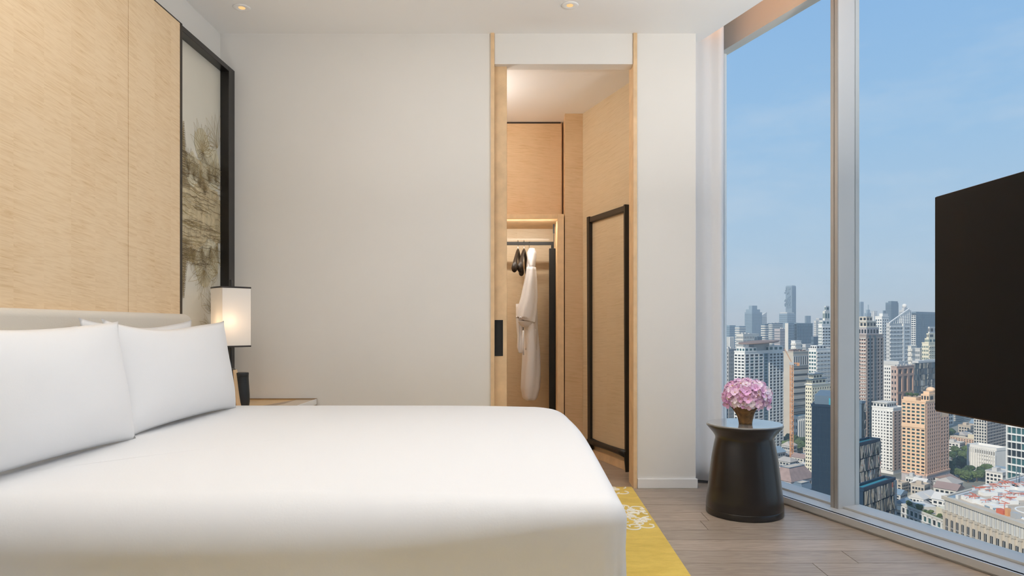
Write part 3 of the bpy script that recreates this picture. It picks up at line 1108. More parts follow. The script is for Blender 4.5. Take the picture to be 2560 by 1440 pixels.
# duvet: smooth top with rolled edges, soft drooping corners
def duvet():
    hx, hy = (BX1 - BX0) / 2, (BY1 - BY0) / 2
    cx, cy = (BX0 + BX1) / 2, (BY0 + BY1) / 2
    out = []
    nc, ns = 18, 26

    def corner_r(ix, iy):
        return 0.20 if (ix > 0 and iy > 0) else 0.07
    order = [(1, 1), (-1, 1), (-1, -1), (1, -1)]
    for q, (sx, sy) in enumerate(order):
        r = corner_r(sx, sy)
        a0 = q * math.pi / 2
        ccx, ccy = cx + sx * (hx - r), cy + sy * (hy - r)
        for k in range(nc + 1):
            a = a0 + math.pi / 2 * k / nc
            n = (math.cos(a), math.sin(a))
            c_ = math.sin(2 * (a - a0)) ** 1.0 if (sx > 0 and sy > 0) else 0.0
            out.append((ccx + r * n[0], ccy + r * n[1], n, c_, q))
        nsx, nsy = order[(q + 1) % 4]
        r2 = corner_r(nsx, nsy)
        a1 = a0 + math.pi / 2
        p0 = (ccx + r * math.cos(a1), ccy + r * math.sin(a1))
        p1 = (cx + nsx * (hx - r2) + r2 * math.cos(a1), cy + nsy * (hy - r2) + r2 * math.sin(a1))
        n = (math.cos(a1), math.sin(a1))
        for k in range(1, ns):
            t = k / ns
            out.append((p0[0] + (p1[0] - p0[0]) * t, p0[1] + (p1[1] - p0[1]) * t, n, 0.0, q + 0.5))
    # softness of the rolled edge, larger round the far foot corner
    fx, fy = BX1, BY1
    rings = []
    nre = 12

    def re_of(p):
        d = math.hypot(p[0] - fx, (p[1] - fy) * 0.62)
        e = math.exp(-(d / 0.36) ** 2)
        near = max(0.0, -p[2][1]) ** 2 * (1 - math.exp(-(max(0.0, BX1 - p[0]) / 0.45) ** 2))
        return 0.055 + 0.090 * e + 0.07 * near
    skirt = [0.30, 0.36, 0.42, 0.48]
    for z in skirt:
        ring = []
        for i, p in enumerate(out):
            fl = (0.012 * math.sin(i * 0.55) + 0.006 * math.sin(i * 1.3 + 2)) * (0.52 - z) / 0.22
            if p[4] == 3.5:
                fl *= 0.3
            ring.append((p[0] - p[2][0] * (0.004 + fl * .5), p[1] - p[2][1] * (0.004 + fl * .5), min(z, BZ - re_of(p) - .02)))
        rings.append(ring)
    for k in range(nre + 1):
        a = k / nre * math.pi / 2
        ring = []
        for p in out:
            re = re_of(p)
            ring.append((p[0] - p[2][0] * re * (1 - math.cos(a)), p[1] - p[2][1] * re * (1 - math.cos(a)), BZ - re * (1 - math.sin(a))))
        rings.append(ring)
    base = rings[-1]
    for s in (0.93, 0.82, 0.66, 0.48, 0.30, 0.14, 0.04):
        ring = []
        for p in base:
            x, y = cx + (p[0] - cx) * s, cy + (p[1] - cy) * s
            z = BZ + 0.006 * (1 - s * s) + 0.003 * mnoise.noise((x * 2.2, y * 2.2, 0.3))
            ring.append((x, y, z))
        rings.append(ring)
    return MB().loft(rings, cap=False).add(rings[-1], [tuple(range(len(rings[-1])))])


dv = duvet().build('duvet', 'linen_white', None, smooth=True)
tag(dv, 'smooth white duvet covering the bed', 'duvet')


# pillows: two upright in front, two behind against the headboard
def pillow(label, yc, xb, zb, w, h, th, lean, seed, ear=0.05, sag=0.03):
    random.seed(seed)
    n, m = 44, 28
    front, back = [], []
    ph = [random.uniform(0, 6) for _ in range(6)]
    vs, idx = [], {}
    for side in (1, -1):
        for j in range(m + 1):
            for i in range(n + 1):
                u, v = 2 * i / n - 1, 2 * j / m - 1
                if side < 0 and (i in (0, n) or j in (0, m)):
                    idx[(side, i, j)] = idx[(1, i, j)]
                    continue
                e = max(0.0, (1 - abs(u) ** 2.6)) ** 0.55 * max(0.0, (1 - abs(v) ** 2.4)) ** 0.55
                # pinched sides, pointed corners
                yy = u * w / 2 * (1 - 0.055 * (1 - v * v)) * (1 + ear * 0.2 * abs(u * v) ** 3)
                vv = v * (1 - 0.05 * (1 - u * u) * (1 if v < 0 else 1.35)) + ear * abs(u) ** 7 * (v ** 3) * 0.55
                if v > 0:
                    vv -= sag * 2 * v * math.cos(u * 2.2 + ph[3] * .15) * (1 - u * u)
                zz = (vv + 1) / 2 * h
                t = side * th * e * (1.0 - 0.16 * v) * (1 if side > 0 else 0.5)
                t += 0.006 * mnoise.noise((u * 2 + seed, v * 2, side)) * e
                wr = 0.0035 * math.sin(9 * math.atan2(v + 1.4, u * 1.5) + ph[0]) * (abs(u) ** 2) * e
                t += wr
                x = xb + t * math.cos(lean) - zz * math.sin(lean)
                z = zb + zz * math.cos(lean) + t * math.sin(lean)
                idx[(side, i, j)] = len(vs)
                vs.append((x, yc + yy, z))
    fs = []
    for side in (1, -1):
        for j in range(m):
            for i in range(n):
                q = (idx[(side, i, j)], idx[(side, i + 1, j)], idx[(side, i + 1, j + 1)], idx[(side, i, j + 1)])
                fs.append(q if side > 0 else q[::-1])
    o = MB().add(vs, fs).build('pillow', 'linen_pillow', None, smooth=True)
    tag(o, label, 'pillow', 'pillows at the head of the bed')
    return o


pillow('plump white pillow standing in front, cut by the picture edge', 2.02, -1.430, BZ + 0.004, 0.99, 0.425, 0.095, 0.15, 4, ear=.06, sag=.02)
pillow('plump white pillow standing in front, beside the lamp', 2.985, -1.470, BZ + 0.004, 0.985, 0.425, 0.092, 0.14, 9, ear=.14, sag=.035)
pillow('white pillow tucked behind, showing between the pillow tops near the picture edge', 2.13, -1.645, BZ + 0.004, 0.90, 0.405, 0.05, 0.10, 15, ear=.08)
pillow('white pillow tucked behind, its corner peeking out towards the headboard end', 3.035, -1.645, BZ + 0.004, 0.86, 0.43, 0.05, 0.10, 23, ear=.12)

# ------------------------------------------------------------------ nightstand between bed and back wall
NZ = 0.557
ns = thing('nightstand', 'low maple nightstand between bed and beige wall', 'nightstand', (-1.55, 3.98, 0))
NX0, NX1, NY0, NY1 = XP + 0.003, -1.306, 3.645, YB - 0.016
box(NX0, NX1, NY0, NY1, 0.10, NZ - 0.012).build('body', 'maple_dark', ns, bevel=0.003)
box(NX0 + .03, NX1 - .03, NY0 + .03, NY1, 0.0, 0.10).build('plinth', 'dark_brown', ns)
box(NX0 + .02, NX1 - .02, NY0 - .010, NY0, 0.14, 0.33).build('drawer', 'maple', ns, bevel=0.002)
box(NX0 + .02, NX1 - .02, NY0 - .010, NY0, 0.335, 0.525).build('drawer', 'maple', ns, bevel=0.002)
mat('inlay_gold', (0.72, 0.44, 0.15), 0.3, var=.1, scale=20, coat=.4)
mat('inlay_pale', (0.60, 0.49, 0.37), 0.35, var=.05, scale=20, coat=.3)
mat('inlay_dark', (0.30, 0.19, 0.10), 0.35, var=.08, scale=20, coat=.3)
# veneer top laid in angled pieces
xs = [NX0, -1.60, -1.47, -1.306]
tops = (('inlay_gold', [(NX0, NY0), (-1.66, NY0), (-1.50, NY1), (NX0, NY1)]),
        ('inlay_gold', [(-1.66, NY0), (-1.60, NY0), (-1.42, NY1), (-1.50, NY1)]),
        ('inlay_dark', [(-1.60, NY0), (-1.50, NY0), (-1.42, NY1 - .25), (-1.42, NY1)]),
        ('inlay_pale', [(-1.50, NY0), (NX1, NY0), (NX1, NY1), (-1.42, NY1), (-1.42, NY1 - .25)]))
for m_, poly in tops:
    MB().prism(poly, NZ - 0.012, NZ).build('top_inlay', m_, ns)
box(NX0, NX1 + .004, NY1, NY1 + 0.012, NZ - 0.03, NZ + 0.006).build('back_shadow_gap', 'inlay_dark', ns)  # dark colour stands for the shadow gap behind the top
box(NX1, NX1 + 0.006, NY0, NY1, NZ - 0.03, NZ + 0.003).build('side_edge', 'trim_white', ns)

# ------------------------------------------------------------------ bedside lamp
LY = 3.86
LX = (577 - VPX) * LY / FPX
lamp = thing('table_lamp', 'bedside lamp with white fabric shade and slim black stem', 'lamp', (LX, LY, NZ))
lb = MB()


def sq(hx, hy, z, ox=0, oy=0):
    return [(LX - hx + ox, LY - hy + oy, z), (LX + hx + ox, LY - hy + oy, z), (LX + hx + ox, LY + hy + oy, z), (LX - hx + ox, LY + hy + oy, z)]


lb.loft([sq(.052, .052, NZ), sq(.050, .050, NZ + .012), sq(.020, .020, NZ + .215), sq(.014, .014, NZ + .222)])
lb.build('base', 'black_lacquer', lamp, bevel=0.002)
wf = MB()
wf.hexa([(LX + .0525, LY - .05, NZ + .004), (LX + .059, LY - .05, NZ + .004), (LX + .059, LY + .05, NZ + .004), (LX + .0525, LY + .05, NZ + .004),
         (LX + .0205, LY - .02, NZ + .212), (LX + .027, LY - .02, NZ + .212), (LX + .027, LY + .02, NZ + .212), (LX + .0205, LY + .02, NZ + .212)])
wf.build('maple_face', 'maple_edge', lamp)
zS0, zS1 = CAMZ - (866 - VPY) * LY / FPX, CAMZ + (VPY - 719) * LY / FPX
MB().lathe([(.013, NZ + .216), (.015, NZ + .222), (.009, NZ + .235), (.0075, NZ + .25), (.0075, zS1 + .042), (.004, zS1 + .045)], LX, LY, 20).build('stem', 'black_metal', lamp, angle=40)


def shade_ring(k, z, grow=0.0):
    """four bowed sides meeting in crisp corners"""
    pts = []
    hs, bow, rot = 0.0790, 0.007, math.radians(46)
    for s in range(4):
        for i in range(8):
            u = -1 + 2 * i / 8
            x, y = hs * u, -(hs + bow * (1 - u * u)) - grow
            x *= (1 + grow / hs)
            a = rot + s * math.pi / 2
            pts.append((LX + x * math.cos(a) - y * math.sin(a), LY + x * math.sin(a) + y * math.cos(a), z))
    return pts


sh = MB().loft([shade_ring(0, zS0), shade_ring(0, (zS0 + zS1) / 2), shade_ring(0, zS1)], cap=False).build('shade', 'shade_cloth', lamp, angle=35)
for z0 in (zS0 - 0.003, zS1 - 0.006):
    rim = MB()
    a_, b_ = shade_ring(0, z0, .0015), shade_ring(0, z0 + .009, .0015)
    c_, d_ = shade_ring(0, z0 + .009, -.003), shade_ring(0, z0, -.003)
    rim.loft([a_, b_, c_, d_, a_], cap=False)
    rim.build('shade_rim', 'dark_brown', lamp)
MB().lathe([(.001, zS0 + .06), (.016, zS0 + .065), (.028, zS0 + .10), (.028, zS0 + .13), (.014, zS0 + .16), (.012, zS0 + .18)], LX, LY, 20).build('bulb', emit('bulb', (1.0, 0.62, 0.30), 1.0).name, lamp, smooth=True)
la = bpy.data.lights.new('bulb_light', 'POINT')
la.energy = 0.85
la.shadow_soft_size = 0.055
la.color = (1.0, 0.72, 0.46)
lo = bpy.data.objects.new('bulb_light', la)
lo.parent = lamp
lo.location = (0.0, -0.035, (zS0 + zS1) / 2 - 0.03 - NZ)
COL.objects.link(lo)

# carafe
CY = 3.90
CX = (604 - VPX) * CY / FPX
ca = thing('carafe', 'matte black water carafe on the nightstand', 'carafe', (CX, CY, NZ))
zt = CAMZ - (931 - VPY) * CY / FPX
ch = zt - NZ
MB().lathe([(.036, NZ + .0005), (.040, NZ + .004), (.0435, NZ + .03), (.043, NZ + .07), (.040, NZ + .12), (.0375, zt - .030), (.0380, zt - .022)], CX, CY, 40).build('body', 'carafe_black', ca, angle=40)
MB().lathe([(.0365, zt - .022), (.0375, zt - .020), (.0385, zt - .006), (.037, zt - .001), (.030, zt)], CX, CY, 40).build('lid', 'carafe_black', ca, angle=40)
sp = MB()
sp.hexa([(CX - .036, CY - .008, zt - .065), (CX - .034, CY + .008, zt - .065), (CX - .034, CY + .008, zt - .045), (CX - .036, CY - .008, zt - .045),
         (CX - .050, CY - .004, zt - .052), (CX - .050, CY + .004, zt - .052), (CX - .050, CY + .004, zt - .042), (CX - .050, CY - .004, zt - .042)])
sp.build('spout', 'carafe_black', ca)

# ------------------------------------------------------------------ television on a slim stand
tva = px(2336, 492, 2.59)
TX, TY1, TY0 = 1.548, 2.590, 1.15
TZ1, TZ0 = 1.504, 0.694
tv = thing('television', 'large black flat television on a stand in front of the window', 'television', (TX + .2, 1.87, 0))
th_ = 0.030


def tvp(y, off):
    x = TX + (TY1 - y) * 0.045
    return x + off


body_ = MB()
body_.hexa([(tvp(TY0, 0.004), TY0, TZ0), (tvp(TY1, 0.004), TY1, TZ0), (tvp(TY1, th_), TY1, TZ0), (tvp(TY0, th_), TY0, TZ0),
            (tvp(TY0, 0.004), TY0, TZ1), (tvp(TY1, 0.004), TY1, TZ1), (tvp(TY1, th_), TY1, TZ1), (tvp(TY0, th_), TY0, TZ1)])
body_.build('casing', 'tv_rim', tv, bevel=0.002)
g = 0.003
scn = MB()
scn.hexa([(tvp(TY0, 0), TY0 + g, TZ0 + .006), (tvp(TY1, 0), TY1 - g, TZ0 + .006), (tvp(TY1, .005), TY1 - g, TZ0 + .006), (tvp(TY0, .005), TY0 + g, TZ0 + .006),
          (tvp(TY0, 0), TY0 + g, TZ1 - g), (tvp(TY1, 0), TY1 - g, TZ1 - g), (tvp(TY1, .005), TY1 - g, TZ1 - g), (tvp(TY0, .005), TY0 + g, TZ1 - g)])
scn.build('screen', 'tv_screen', tv)
MB().lathe([(.18, 0.0005), (.18, .014), (.02, .018), (.02, 1.1)], TX + 0.13, 1.87, 32).build('stand_pole', 'black_metal', tv, angle=40)
box(TX + .065, TX + .13, 1.82, 1.92, 1.0, 1.12).build('mount_arm', 'black_metal', tv)

# ------------------------------------------------------------------ side table, vase and flowers
SY = 3.735
SX = (1861 - VPX) * SY / FPX
SZ = 0.487
st = thing('side_table', 'glossy dark brown drum side table with flared rim', 'side table', (SX, SY, 0))
MB().lathe([(.200, .0005), (.2035, .004), (.2035, .030), (.2015, .034), (.2040, .040), (.199, .09), (.186, .20), (.172, .31), (.1600, .375), (.1535, .405), (.1555, .418), (.168, .437), (.188, .460), (.2000, .474), (.2015, .479), (.199, .4815), (.17, .4815)], SX, SY, 72).build('drum', 'table_black', st, angle=32)
MB().lathe([(.1985, .480), (.199, .483), (.1975, .487), (.10, .487)], SX, SY, 72).build('top', 'table_reflection', st, angle=30)

FX, FY = SX + 0.012, SY - 0.03
FX = (1864 - VPX) * FY / FPX
mat('bark_brown', (0.19, 0.095, 0.028), 0.6, var=0.65, scale=26, bump=1.0)
vz = thing('vase', 'small rough brown wooden vase on the drum table', 'vase', (FX, FY, SZ))
random.seed(31)
rings = []
zv = CAMZ - (1016 - VPY) * FY / FPX - SZ
for k in range(11):
    t = k / 10
    r = 0.034 + 0.008 * t + 0.030 * t ** 2.4
    ring = []
    for q in range(28):
        a = 2 * math.pi * q / 28
        rr_ = r * (1 + 0.07 * math.sin(3 * a + 1) + 0.05 * math.sin(7 * a + 2 * t) + 0.05 * mnoise.noise((math.cos(a) * 2, math.sin(a) * 2, t * 2)))
        ring.append((FX + rr_ * math.cos(a) - .004 * t, FY + rr_ * math.sin(a), SZ + 0.0005 + zv * t + (0.012 * math.sin(2 * a + .6) * t ** 4)))
    rings.append(ring)
MB().loft(rings).build('vessel', 'bark_brown', vz, smooth=True)

# bouquet: stems plus four-petalled florets, each its own piece
bq = thing('flower_bouquet', 'round bunch of pink hydrangea blossom in the wooden vase', 'flowers', (FX, FY, SZ + zv * .6))
mat('petal_pink', (0.92, 0.62, 0.80), 0.6, var=0.22, scale=30)
mat('petal_mauve', (0.80, 0.47, 0.74), 0.6, var=0.22, scale=30)
mat('petal_pale', (0.95, 0.80, 0.86), 0.6, var=0.15, scale=30)
mat('bud_yellow', (0.62, 0.42, 0.16), 0.6)
mat('stem_green', (0.10, 0.14, 0.04), 0.6)


def petal_mesh(nm, m_, seed, cup):
    random.seed(seed)
    mb = MB()
    for k in range(4):
        a = k * math.pi / 2 + random.uniform(-.15, .15)
        tilt = cup + random.uniform(-.15, .15)
        w, l = 0.0115, 0.0205
        pts = []
        for (u, v, b_) in ((0.06, 0.0, 0), (0.35, .75, .10), (0.72, 1.0, .22), (1.0, .45, .12), (1.04, 0, .06), (1.0, -.45, .12), (0.72, -1.0, .22), (0.35, -.75, .10), (0.62, 0.0, -.05)):
            x, y = u * l, v * w
            z = b_ * 0.012 + u * l * math.tan(tilt) * 0.8
            pts.append((x * math.cos(a) - y * math.sin(a), x * math.sin(a) + y * math.cos(a), z))
        mb.add(pts, [(0, i, i + 1, 8)[0:3] if False else (8, i, i + 1) for i in range(0, 7)] + [(8, 7, 0)])
    me = mb.mesh(nm, m_, True)
    return me


pm = [petal_mesh('floret', m_, 40 + i, c) for i, (m_, c) in enumerate((('petal_pink', .35), ('petal_mauve', .55), ('petal_pale', .15), ('petal_pink', .75), ('petal_pale', .45)))]
cm_ = MB().lathe([(.001, 0), (.0026, .001), (.0026, .004), (.001, .0055)], seg=8).mesh('floret_eye', 'bud_yellow', True)
random.seed(77)
FC = Vector((0, 0, 0))
zc = CAMZ - (990 - VPY) * FY / FPX - (SZ + zv * .6)
cen = Vector((0.006, 0, zc))
RX, RZ = 0.118, 0.086
cnt = 0
N = 250
for k in range(N):
    zz = 1 - 2 * (k + .5) / N
    if zz < -0.55:
        continue
    a = k * 2.399963
    r = math.sqrt(1 - zz * zz)
    n = Vector((r * math.cos(a), r * math.sin(a), zz))
    s = random.uniform(.86, 1.04)
    p = cen + Vector((n.x * RX * s, n.y * RX * s, n.z * RZ * s + 0.012 * mnoise.noise(n * 2.5)))
    o = bpy.data.objects.new('floret', random.choice(pm))
    o.parent = bq
    o.location = p
    d = (n + Vector((random.uniform(-.4, .4), random.uniform(-.4, .4), random.uniform(-.3, .3)))).normalized()
    q = d.to_track_quat('Z', 'Y')
    o.rotation_mode = 'QUATERNION'
    o.rotation_quaternion = q @ Vector((0, 0, 1)).rotation_difference(Vector((0, 0, 1)))
    o.scale = (random.uniform(.78, 1.12),) * 3
    COL.objects.link(o)
    cnt += 1
    if k % 2 == 0:
        e = bpy.data.objects.new('floret_eye', cm_)
        e.parent = o
        COL.objects.link(e)
smb = MB()
for k in range(26):
    a = random.uniform(0, 6.28)
    rr_ = random.uniform(.2, .8)
    e = cen + Vector((math.cos(a) * RX * rr_, math.sin(a) * RX * rr_, random.uniform(-.2, .5) * RZ))
    smb.tube([(math.cos(a) * .02, math.sin(a) * .02, -0.04), (e.x * .5, e.y * .5, e.z * .5), tuple(e)], .0022, 5)
smb.build('stems', 'stem_green', bq, world=False, smooth=True)
bmb = MB()
for k in range(60):
    a = random.uniform(0, 6.28)
    zz = random.uniform(-.4, .95)
    r = math.sqrt(1 - zz * zz)
    c = cen + Vector((r * math.cos(a) * RX, r * math.sin(a) * RX, zz * RZ)) * random.uniform(.94, 1.04)
    bmb.lathe([(.0005, c.z - .004), (.004, c.z), (.0005, c.z + .004)], c.x, c.y, 6)
bo = bmb.build('buds', 'bud_yellow', bq, world=False, smooth=True)
bo['kind'] = 'stuff'
# ================================================================== the city outside, real size, far below
GZ = -129.0
mat('city_ground', (0.20, 0.20, 0.17), 0.9, var=0.45, scale=0.02)
mat('asphalt', (0.14, 0.14, 0.145), 0.9)
mat('c_white', (0.70, 0.69, 0.66), 0.7, var=.04, scale=.1)
mat('c_offwhite', (0.60, 0.58, 0.53), 0.7, var=.05, scale=.1)
mat('c_grey', (0.36, 0.36, 0.36), 0.7, var=.06, scale=.1)
mat('c_lightgrey', (0.50, 0.50, 0.49), 0.7, var=.06, scale=.1)
mat('c_beige', (0.48, 0.43, 0.36), 0.7, var=.06, scale=.1)
mat('c_cream', (0.66, 0.61, 0.47), 0.7, var=.05, scale=.1)
mat('c_stone', (0.52, 0.46, 0.38), 0.7, var=.06, scale=.2)
mat('c_taupe', (0.31, 0.26, 0.23), 0.7, var=.06, scale=.1)
mat('c_orange', (0.70, 0.475, 0.30), 0.7, var=.05, scale=.1)
mat('c_peach', (0.62, 0.40, 0.29), 0.7, var=.05, scale=.1)
mat('c_pinkbrown', (0.42, 0.31, 0.26), 0.7, var=.05, scale=.1)
mat('c_mauve', (0.42, 0.38, 0.38), 0.7, var=.05, scale=.1)
mat('c_navy', (0.016, 0.034, 0.06), 0.5, spec=0.15)
mat('c_navyfin', (0.03, 0.055, 0.085), 0.5, spec=0.15)
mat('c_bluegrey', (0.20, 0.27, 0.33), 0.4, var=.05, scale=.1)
mat('c_steel', (0.11, 0.155, 0.20), 0.5, spec=0.25)
mat('c_red', (0.55, 0.13, 0.07), 0.7)
mat('c_crane', (0.62, 0.30, 0.13), 0.6)
mat('c_brownroof', (0.20, 0.14, 0.115), 0.8)
mat('c_roof', (0.40, 0.37, 0.34), 0.85, var=.15, scale=.15)
mat('c_roofpale', (0.58, 0.56, 0.53), 0.85, var=.10, scale=.15)
mat('c_rooftan', (0.47, 0.40, 0.32), 0.85, var=.14, scale=.15)
mat('c_rooftile', (0.28, 0.20, 0.18), 0.85, var=.15, scale=.3)
mat('c_green', (0.05, 0.35, 0.24), 0.7)
mat('c_pool', (0.06, 0.30, 0.38), 0.1)
mat('g_dark', (0.022, 0.028, 0.034), 0.3, spec=0.25)
mat('g_blue', (0.045, 0.08, 0.11), 0.3, spec=0.3)
mat('g_teal', (0.035, 0.10, 0.11), 0.3, spec=0.3)
mat('g_grey', (0.07, 0.085, 0.095), 0.3, spec=0.3)
mat('g_mirror', (0.40, 0.40, 0.38), 0.06, metal=0.9)
mat('g_mirrordark', (0.05, 0.07, 0.085), 0.08, metal=0.3)
mat('leaf_dark', (0.040, 0.075, 0.022), 0.85, var=.5, scale=.9)
mat('leaf_mid', (0.085, 0.13, 0.035), 0.85, var=.5, scale=.9)
mat('bark', (0.10, 0.07, 0.05), 0.9)

gr = MB().add([(-1500, 150, GZ), (7500, 150, GZ), (9000, 9500, GZ), (-1500, 9500, GZ)], [(0, 1, 2, 3)])
structure('ground', gr, 'city_ground', 'city ground far below the window', 'ground')


class Tower:
    """box with a near corner; left face runs to pixel xl, right face to pixel xr"""

    def __init__(self, name, label, cat, xc, xl, xr, ytop, d, wall, th=54.0, roof='c_roof', parapet=1.0, group=None, ybot=None):
        th = math.radians(th)
        k = lambda x: (x - VPX) / FPX
        cx = k(xc) * d
        zt = CAMZ - (ytop - VPY) * d / FPX
        ux, ud = -math.cos(th), math.sin(th)
        vx, vd = math.sin(th), math.cos(th)
        self.L = max(3.0, (k(xl) * d - cx) / (ux - k(xl) * ud))
        self.R = max(3.0, (k(xr) * d - cx) / (vx - k(xr) * vd))
        self.H = zt - GZ
        self.wall = wall
        self.root = thing(name, label, cat, (cx, d, GZ), -th, group)
        self.nwin = 0
        FOOT.append((MW[self.root.name].inverted(), self.L, self.R))
        box(-self.L, 0, 0, self.R, -1.0, self.H).build('walls', wall, self.root, world=False)
        if parapet:
            p = MB()
            w = 0.5
            for a in ((-self.L - .3, .3, -.3, w), (-self.L - .3, .3, self.R - w, self.R + .3), (-self.L - .3, -self.L + w, w, self.R - w), (-w, .3, w, self.R - w)):
                p.box(*a, self.H - .2, self.H + parapet)
            p.build('parapet', wall, self.root, world=False)
        box(-self.L + .4, -.4, .4, self.R - .4, self.H, self.H + .15).build('roof', roof, self.root, world=False)

    def fb(self, mb, face, a0, a1, z0, z1, o0, o1):
        if face == 'L':
            mb.box(-a1, -a0, -o1, -o0, z0, z1)
        else:
            mb.box(o0, o1, a0, a1, z0, z1)

    def ln(self, face):
        return self.L if face == 'L' else self.R

    def grid(self, face, cols, rows, wf=.6, hf=.55, glass='g_dark', frame=None, a=(0, 1), z=(0.03, 0.98), proud=.35, indiv=False, part='facade_frame', jitter=0.0, glass2=None):
        """recessed windows between piers and floor bands that stand proud"""
        ln = self.ln(face)
        a0, a1 = a[0] * ln, a[1] * ln
        z0, z1 = z[0] * self.H, z[1] * self.H
        cw, rh = (a1 - a0) / cols, (z1 - z0) / rows
        fm = MB()
        for c in range(cols + 1):
            w = (1 - wf) * cw * (0.5 if c in (0, cols) else 1)
            s = a0 + c * cw - (0 if c == 0 else (w if c == cols else w / 2))
            self.fb(fm, face, s, s + w, z0, z1, 0, proud)
        for r in range(rows + 1):
            h = (1 - hf) * rh * (0.5 if r in (0, rows) else 1)
            s = z0 + r * rh - (0 if r == 0 else (h if r == rows else h / 2))
            self.fb(fm, face, a0, a1, s, s + h, 0, proud * .92)
        fm.build(part, frame or self.wall, self.root, world=False)
        gw, gh = cw * wf * 1.0, rh * hf * 1.0
        me = me2 = None
        rest = MB()
        for r in range(rows):
            for c in range(cols):
                ca, cz = a0 + (c + .5) * cw, z0 + (r + .5) * rh
                if indiv and self.nwin < 300:
                    if me is None:
                        m_ = MB()
                        self.fb(m_, face, -gw / 2, gw / 2, -gh / 2, gh / 2, -.02, .06)
                        me = m_.mesh('window', glass)
                        me2 = me
                        if glass2:
                            me2 = me.copy()
                            me2.materials[0] = MATS[glass2]
                    o = bpy.data.objects.new('window', me2 if random.random() < .4 else me)
                    o.parent = self.root
                    o.location = (-ca, 0, cz) if face == 'L' else (0, ca, cz)
                    COL.objects.link(o)
                    self.nwin += 1
                else:
                    self.fb(rest, face, ca - gw / 2, ca + gw / 2, cz - gh / 2, cz + gh / 2, -.02, .06)
        if rest.v:
            rest.build('window_grid', glass, self.root, world=False)['kind'] = 'stuff'
        return self

    def bands(self, face, n, hf=.4, m=None, proud=.5, z=(0.02, 1.0), a=(0, 1), part='floor_bands'):
        ln = self.ln(face)
        mb = MB()
        z0, z1 = z[0] * self.H, z[1] * self.H
        rh = (z1 - z0) / n
        for r in range(n):
            self.fb(mb, face, a[0] * ln, a[1] * ln, z0 + r * rh, z0 + r * rh + rh * hf, -.05, proud)
        mb.build(part, m or self.wall, self.root, world=False)['kind'] = 'stuff'
        return self

    def fins(self, face, n, wf=.35, m=None, proud=.6, z=(0.0, 1.0), a=(0, 1), part='vertical_fins', stuff=True):
        ln = self.ln(face)
        cw = (a[1] - a[0]) * ln / n
        mb = MB()
        for r in range(n):
            s = a[0] * ln + r * cw
            self.fb(mb, face, s, s + cw * wf, z[0] * self.H, z[1] * self.H, -.05, proud)
        o = mb.build(part, m or self.wall, self.root, world=False)
        o['kind'] = 'stuff'
        return self

    def panel(self, face, a, z, m, proud=.25, part='wall_panel'):
        ln = self.ln(face)
        mb = MB()
        self.fb(mb, face, a[0] * ln, a[1] * ln, z[0] * self.H, z[1] * self.H, -.05, proud)
        mb.build(part, m, self.root, world=False, )
        return self

    def tier(self, x, y, h0, h1, m=None, part='upper_storey', n=0, glass='g_dark'):
        """set-back storey: fractions of the plan measured from the near corner, heights above the roof in metres"""
        mb = box(-self.L * x[1], -self.L * x[0], self.R * y[0], self.R * y[1], self.H + h0, self.H + h1)
        mb.build(part, m or self.wall, self.root, world=False)
        if n:
            g = MB()
            zz0, zz1 = self.H + h0 + (h1 - h0) * .25, self.H + h0 + (h1 - h0) * .75
            for face in 'LR':
                q0, q1 = (self.L * x[0], self.L * x[1]) if face == 'L' else (self.R * y[0], self.R * y[1])
                cw = (q1 - q0) / n
                for c in range(n):
                    aa, bb = q0 + cw * (c + .2), q0 + cw * (c + .8)
                    if face == 'L':
                        g.box(-bb, -aa, self.R * y[0] - .1, self.R * y[0] + .05, zz0, zz1)
                    else:
                        g.box(-self.L * x[0] - .05, -self.L * x[0] + .1, aa, bb, zz0, zz1)
            g.build('storey_windows', glass, self.root, world=False)['kind'] = 'stuff'
        return self

    def plant(self, n, seed, m='c_lightgrey'):
        """roof machinery"""
        random.seed(seed)
        mb = MB()
        for _ in range(n):
            w, l, h = random.uniform(.08, .22), random.uniform(.08, .22), random.uniform(1.2, 3.5)
            x, y = random.uniform(.08, .9 - w), random.uniform(.08, .9 - l)
            mb.box(-self.L * (x + w), -self.L * x, self.R * y, self.R * (y + l), self.H + .1, self.H + h)
        mb.build('roof_plant', m, self.root, world=False)['kind'] = 'stuff'
        return self


FOOT = []
TREES = []
T = Tower
random.seed(100)
# ---- through the first pane
t = T('apartment_tower', 'white gridded apartment tower with a brown disc crown behind the flowers', 'building', 1862, 1836, 1957, 880, 690, 'c_white', roof='c_roofpale')
t.grid('L', 3, 31, .7, .5, 'g_dark', indiv=False, proud=.5)
t.grid('R', 4, 31, .74, .66, 'g_dark', a=(0.0, .47), proud=.5, indiv=True, glass2='g_teal')
t.grid('R', 1, 31, .7, .7, 'g_teal', 'c_bluegrey', a=(.49, .60), proud=.25)
t.grid('R', 4, 31, .74, .66, 'g_dark', a=(.62, 1.0), proud=.9, indiv=True, glass2='g_grey')
t.tier((0, .8), (0.0, .30), 0, 4.5, n=3, glass='g_teal').tier((0, .9), (.62, 1.0), 0, 5.5, n=3, glass='g_teal')
cr = MB()
prof = [(5, 7.2), (24.5, 8.6), (26, 9.0), (25.5, 10.0), (10, 11.0), (2, 11.2)]
cr.lathe(prof, 0, 0, 40)
cr.v = [(-t.L * .5 + v[0] * .55, t.R * .50 + v[1] * 1.12, t.H + v[2] + v[1] * .05) for v in cr.v]
cr.build('crown_disc', 'c_brownroof', t.root, world=False)
box(-t.L * .75, -t.L * .25, t.R * .3, t.R * .7, t.H, t.H + 8).build('crown_core', 'c_lightgrey', t.root, world=False)

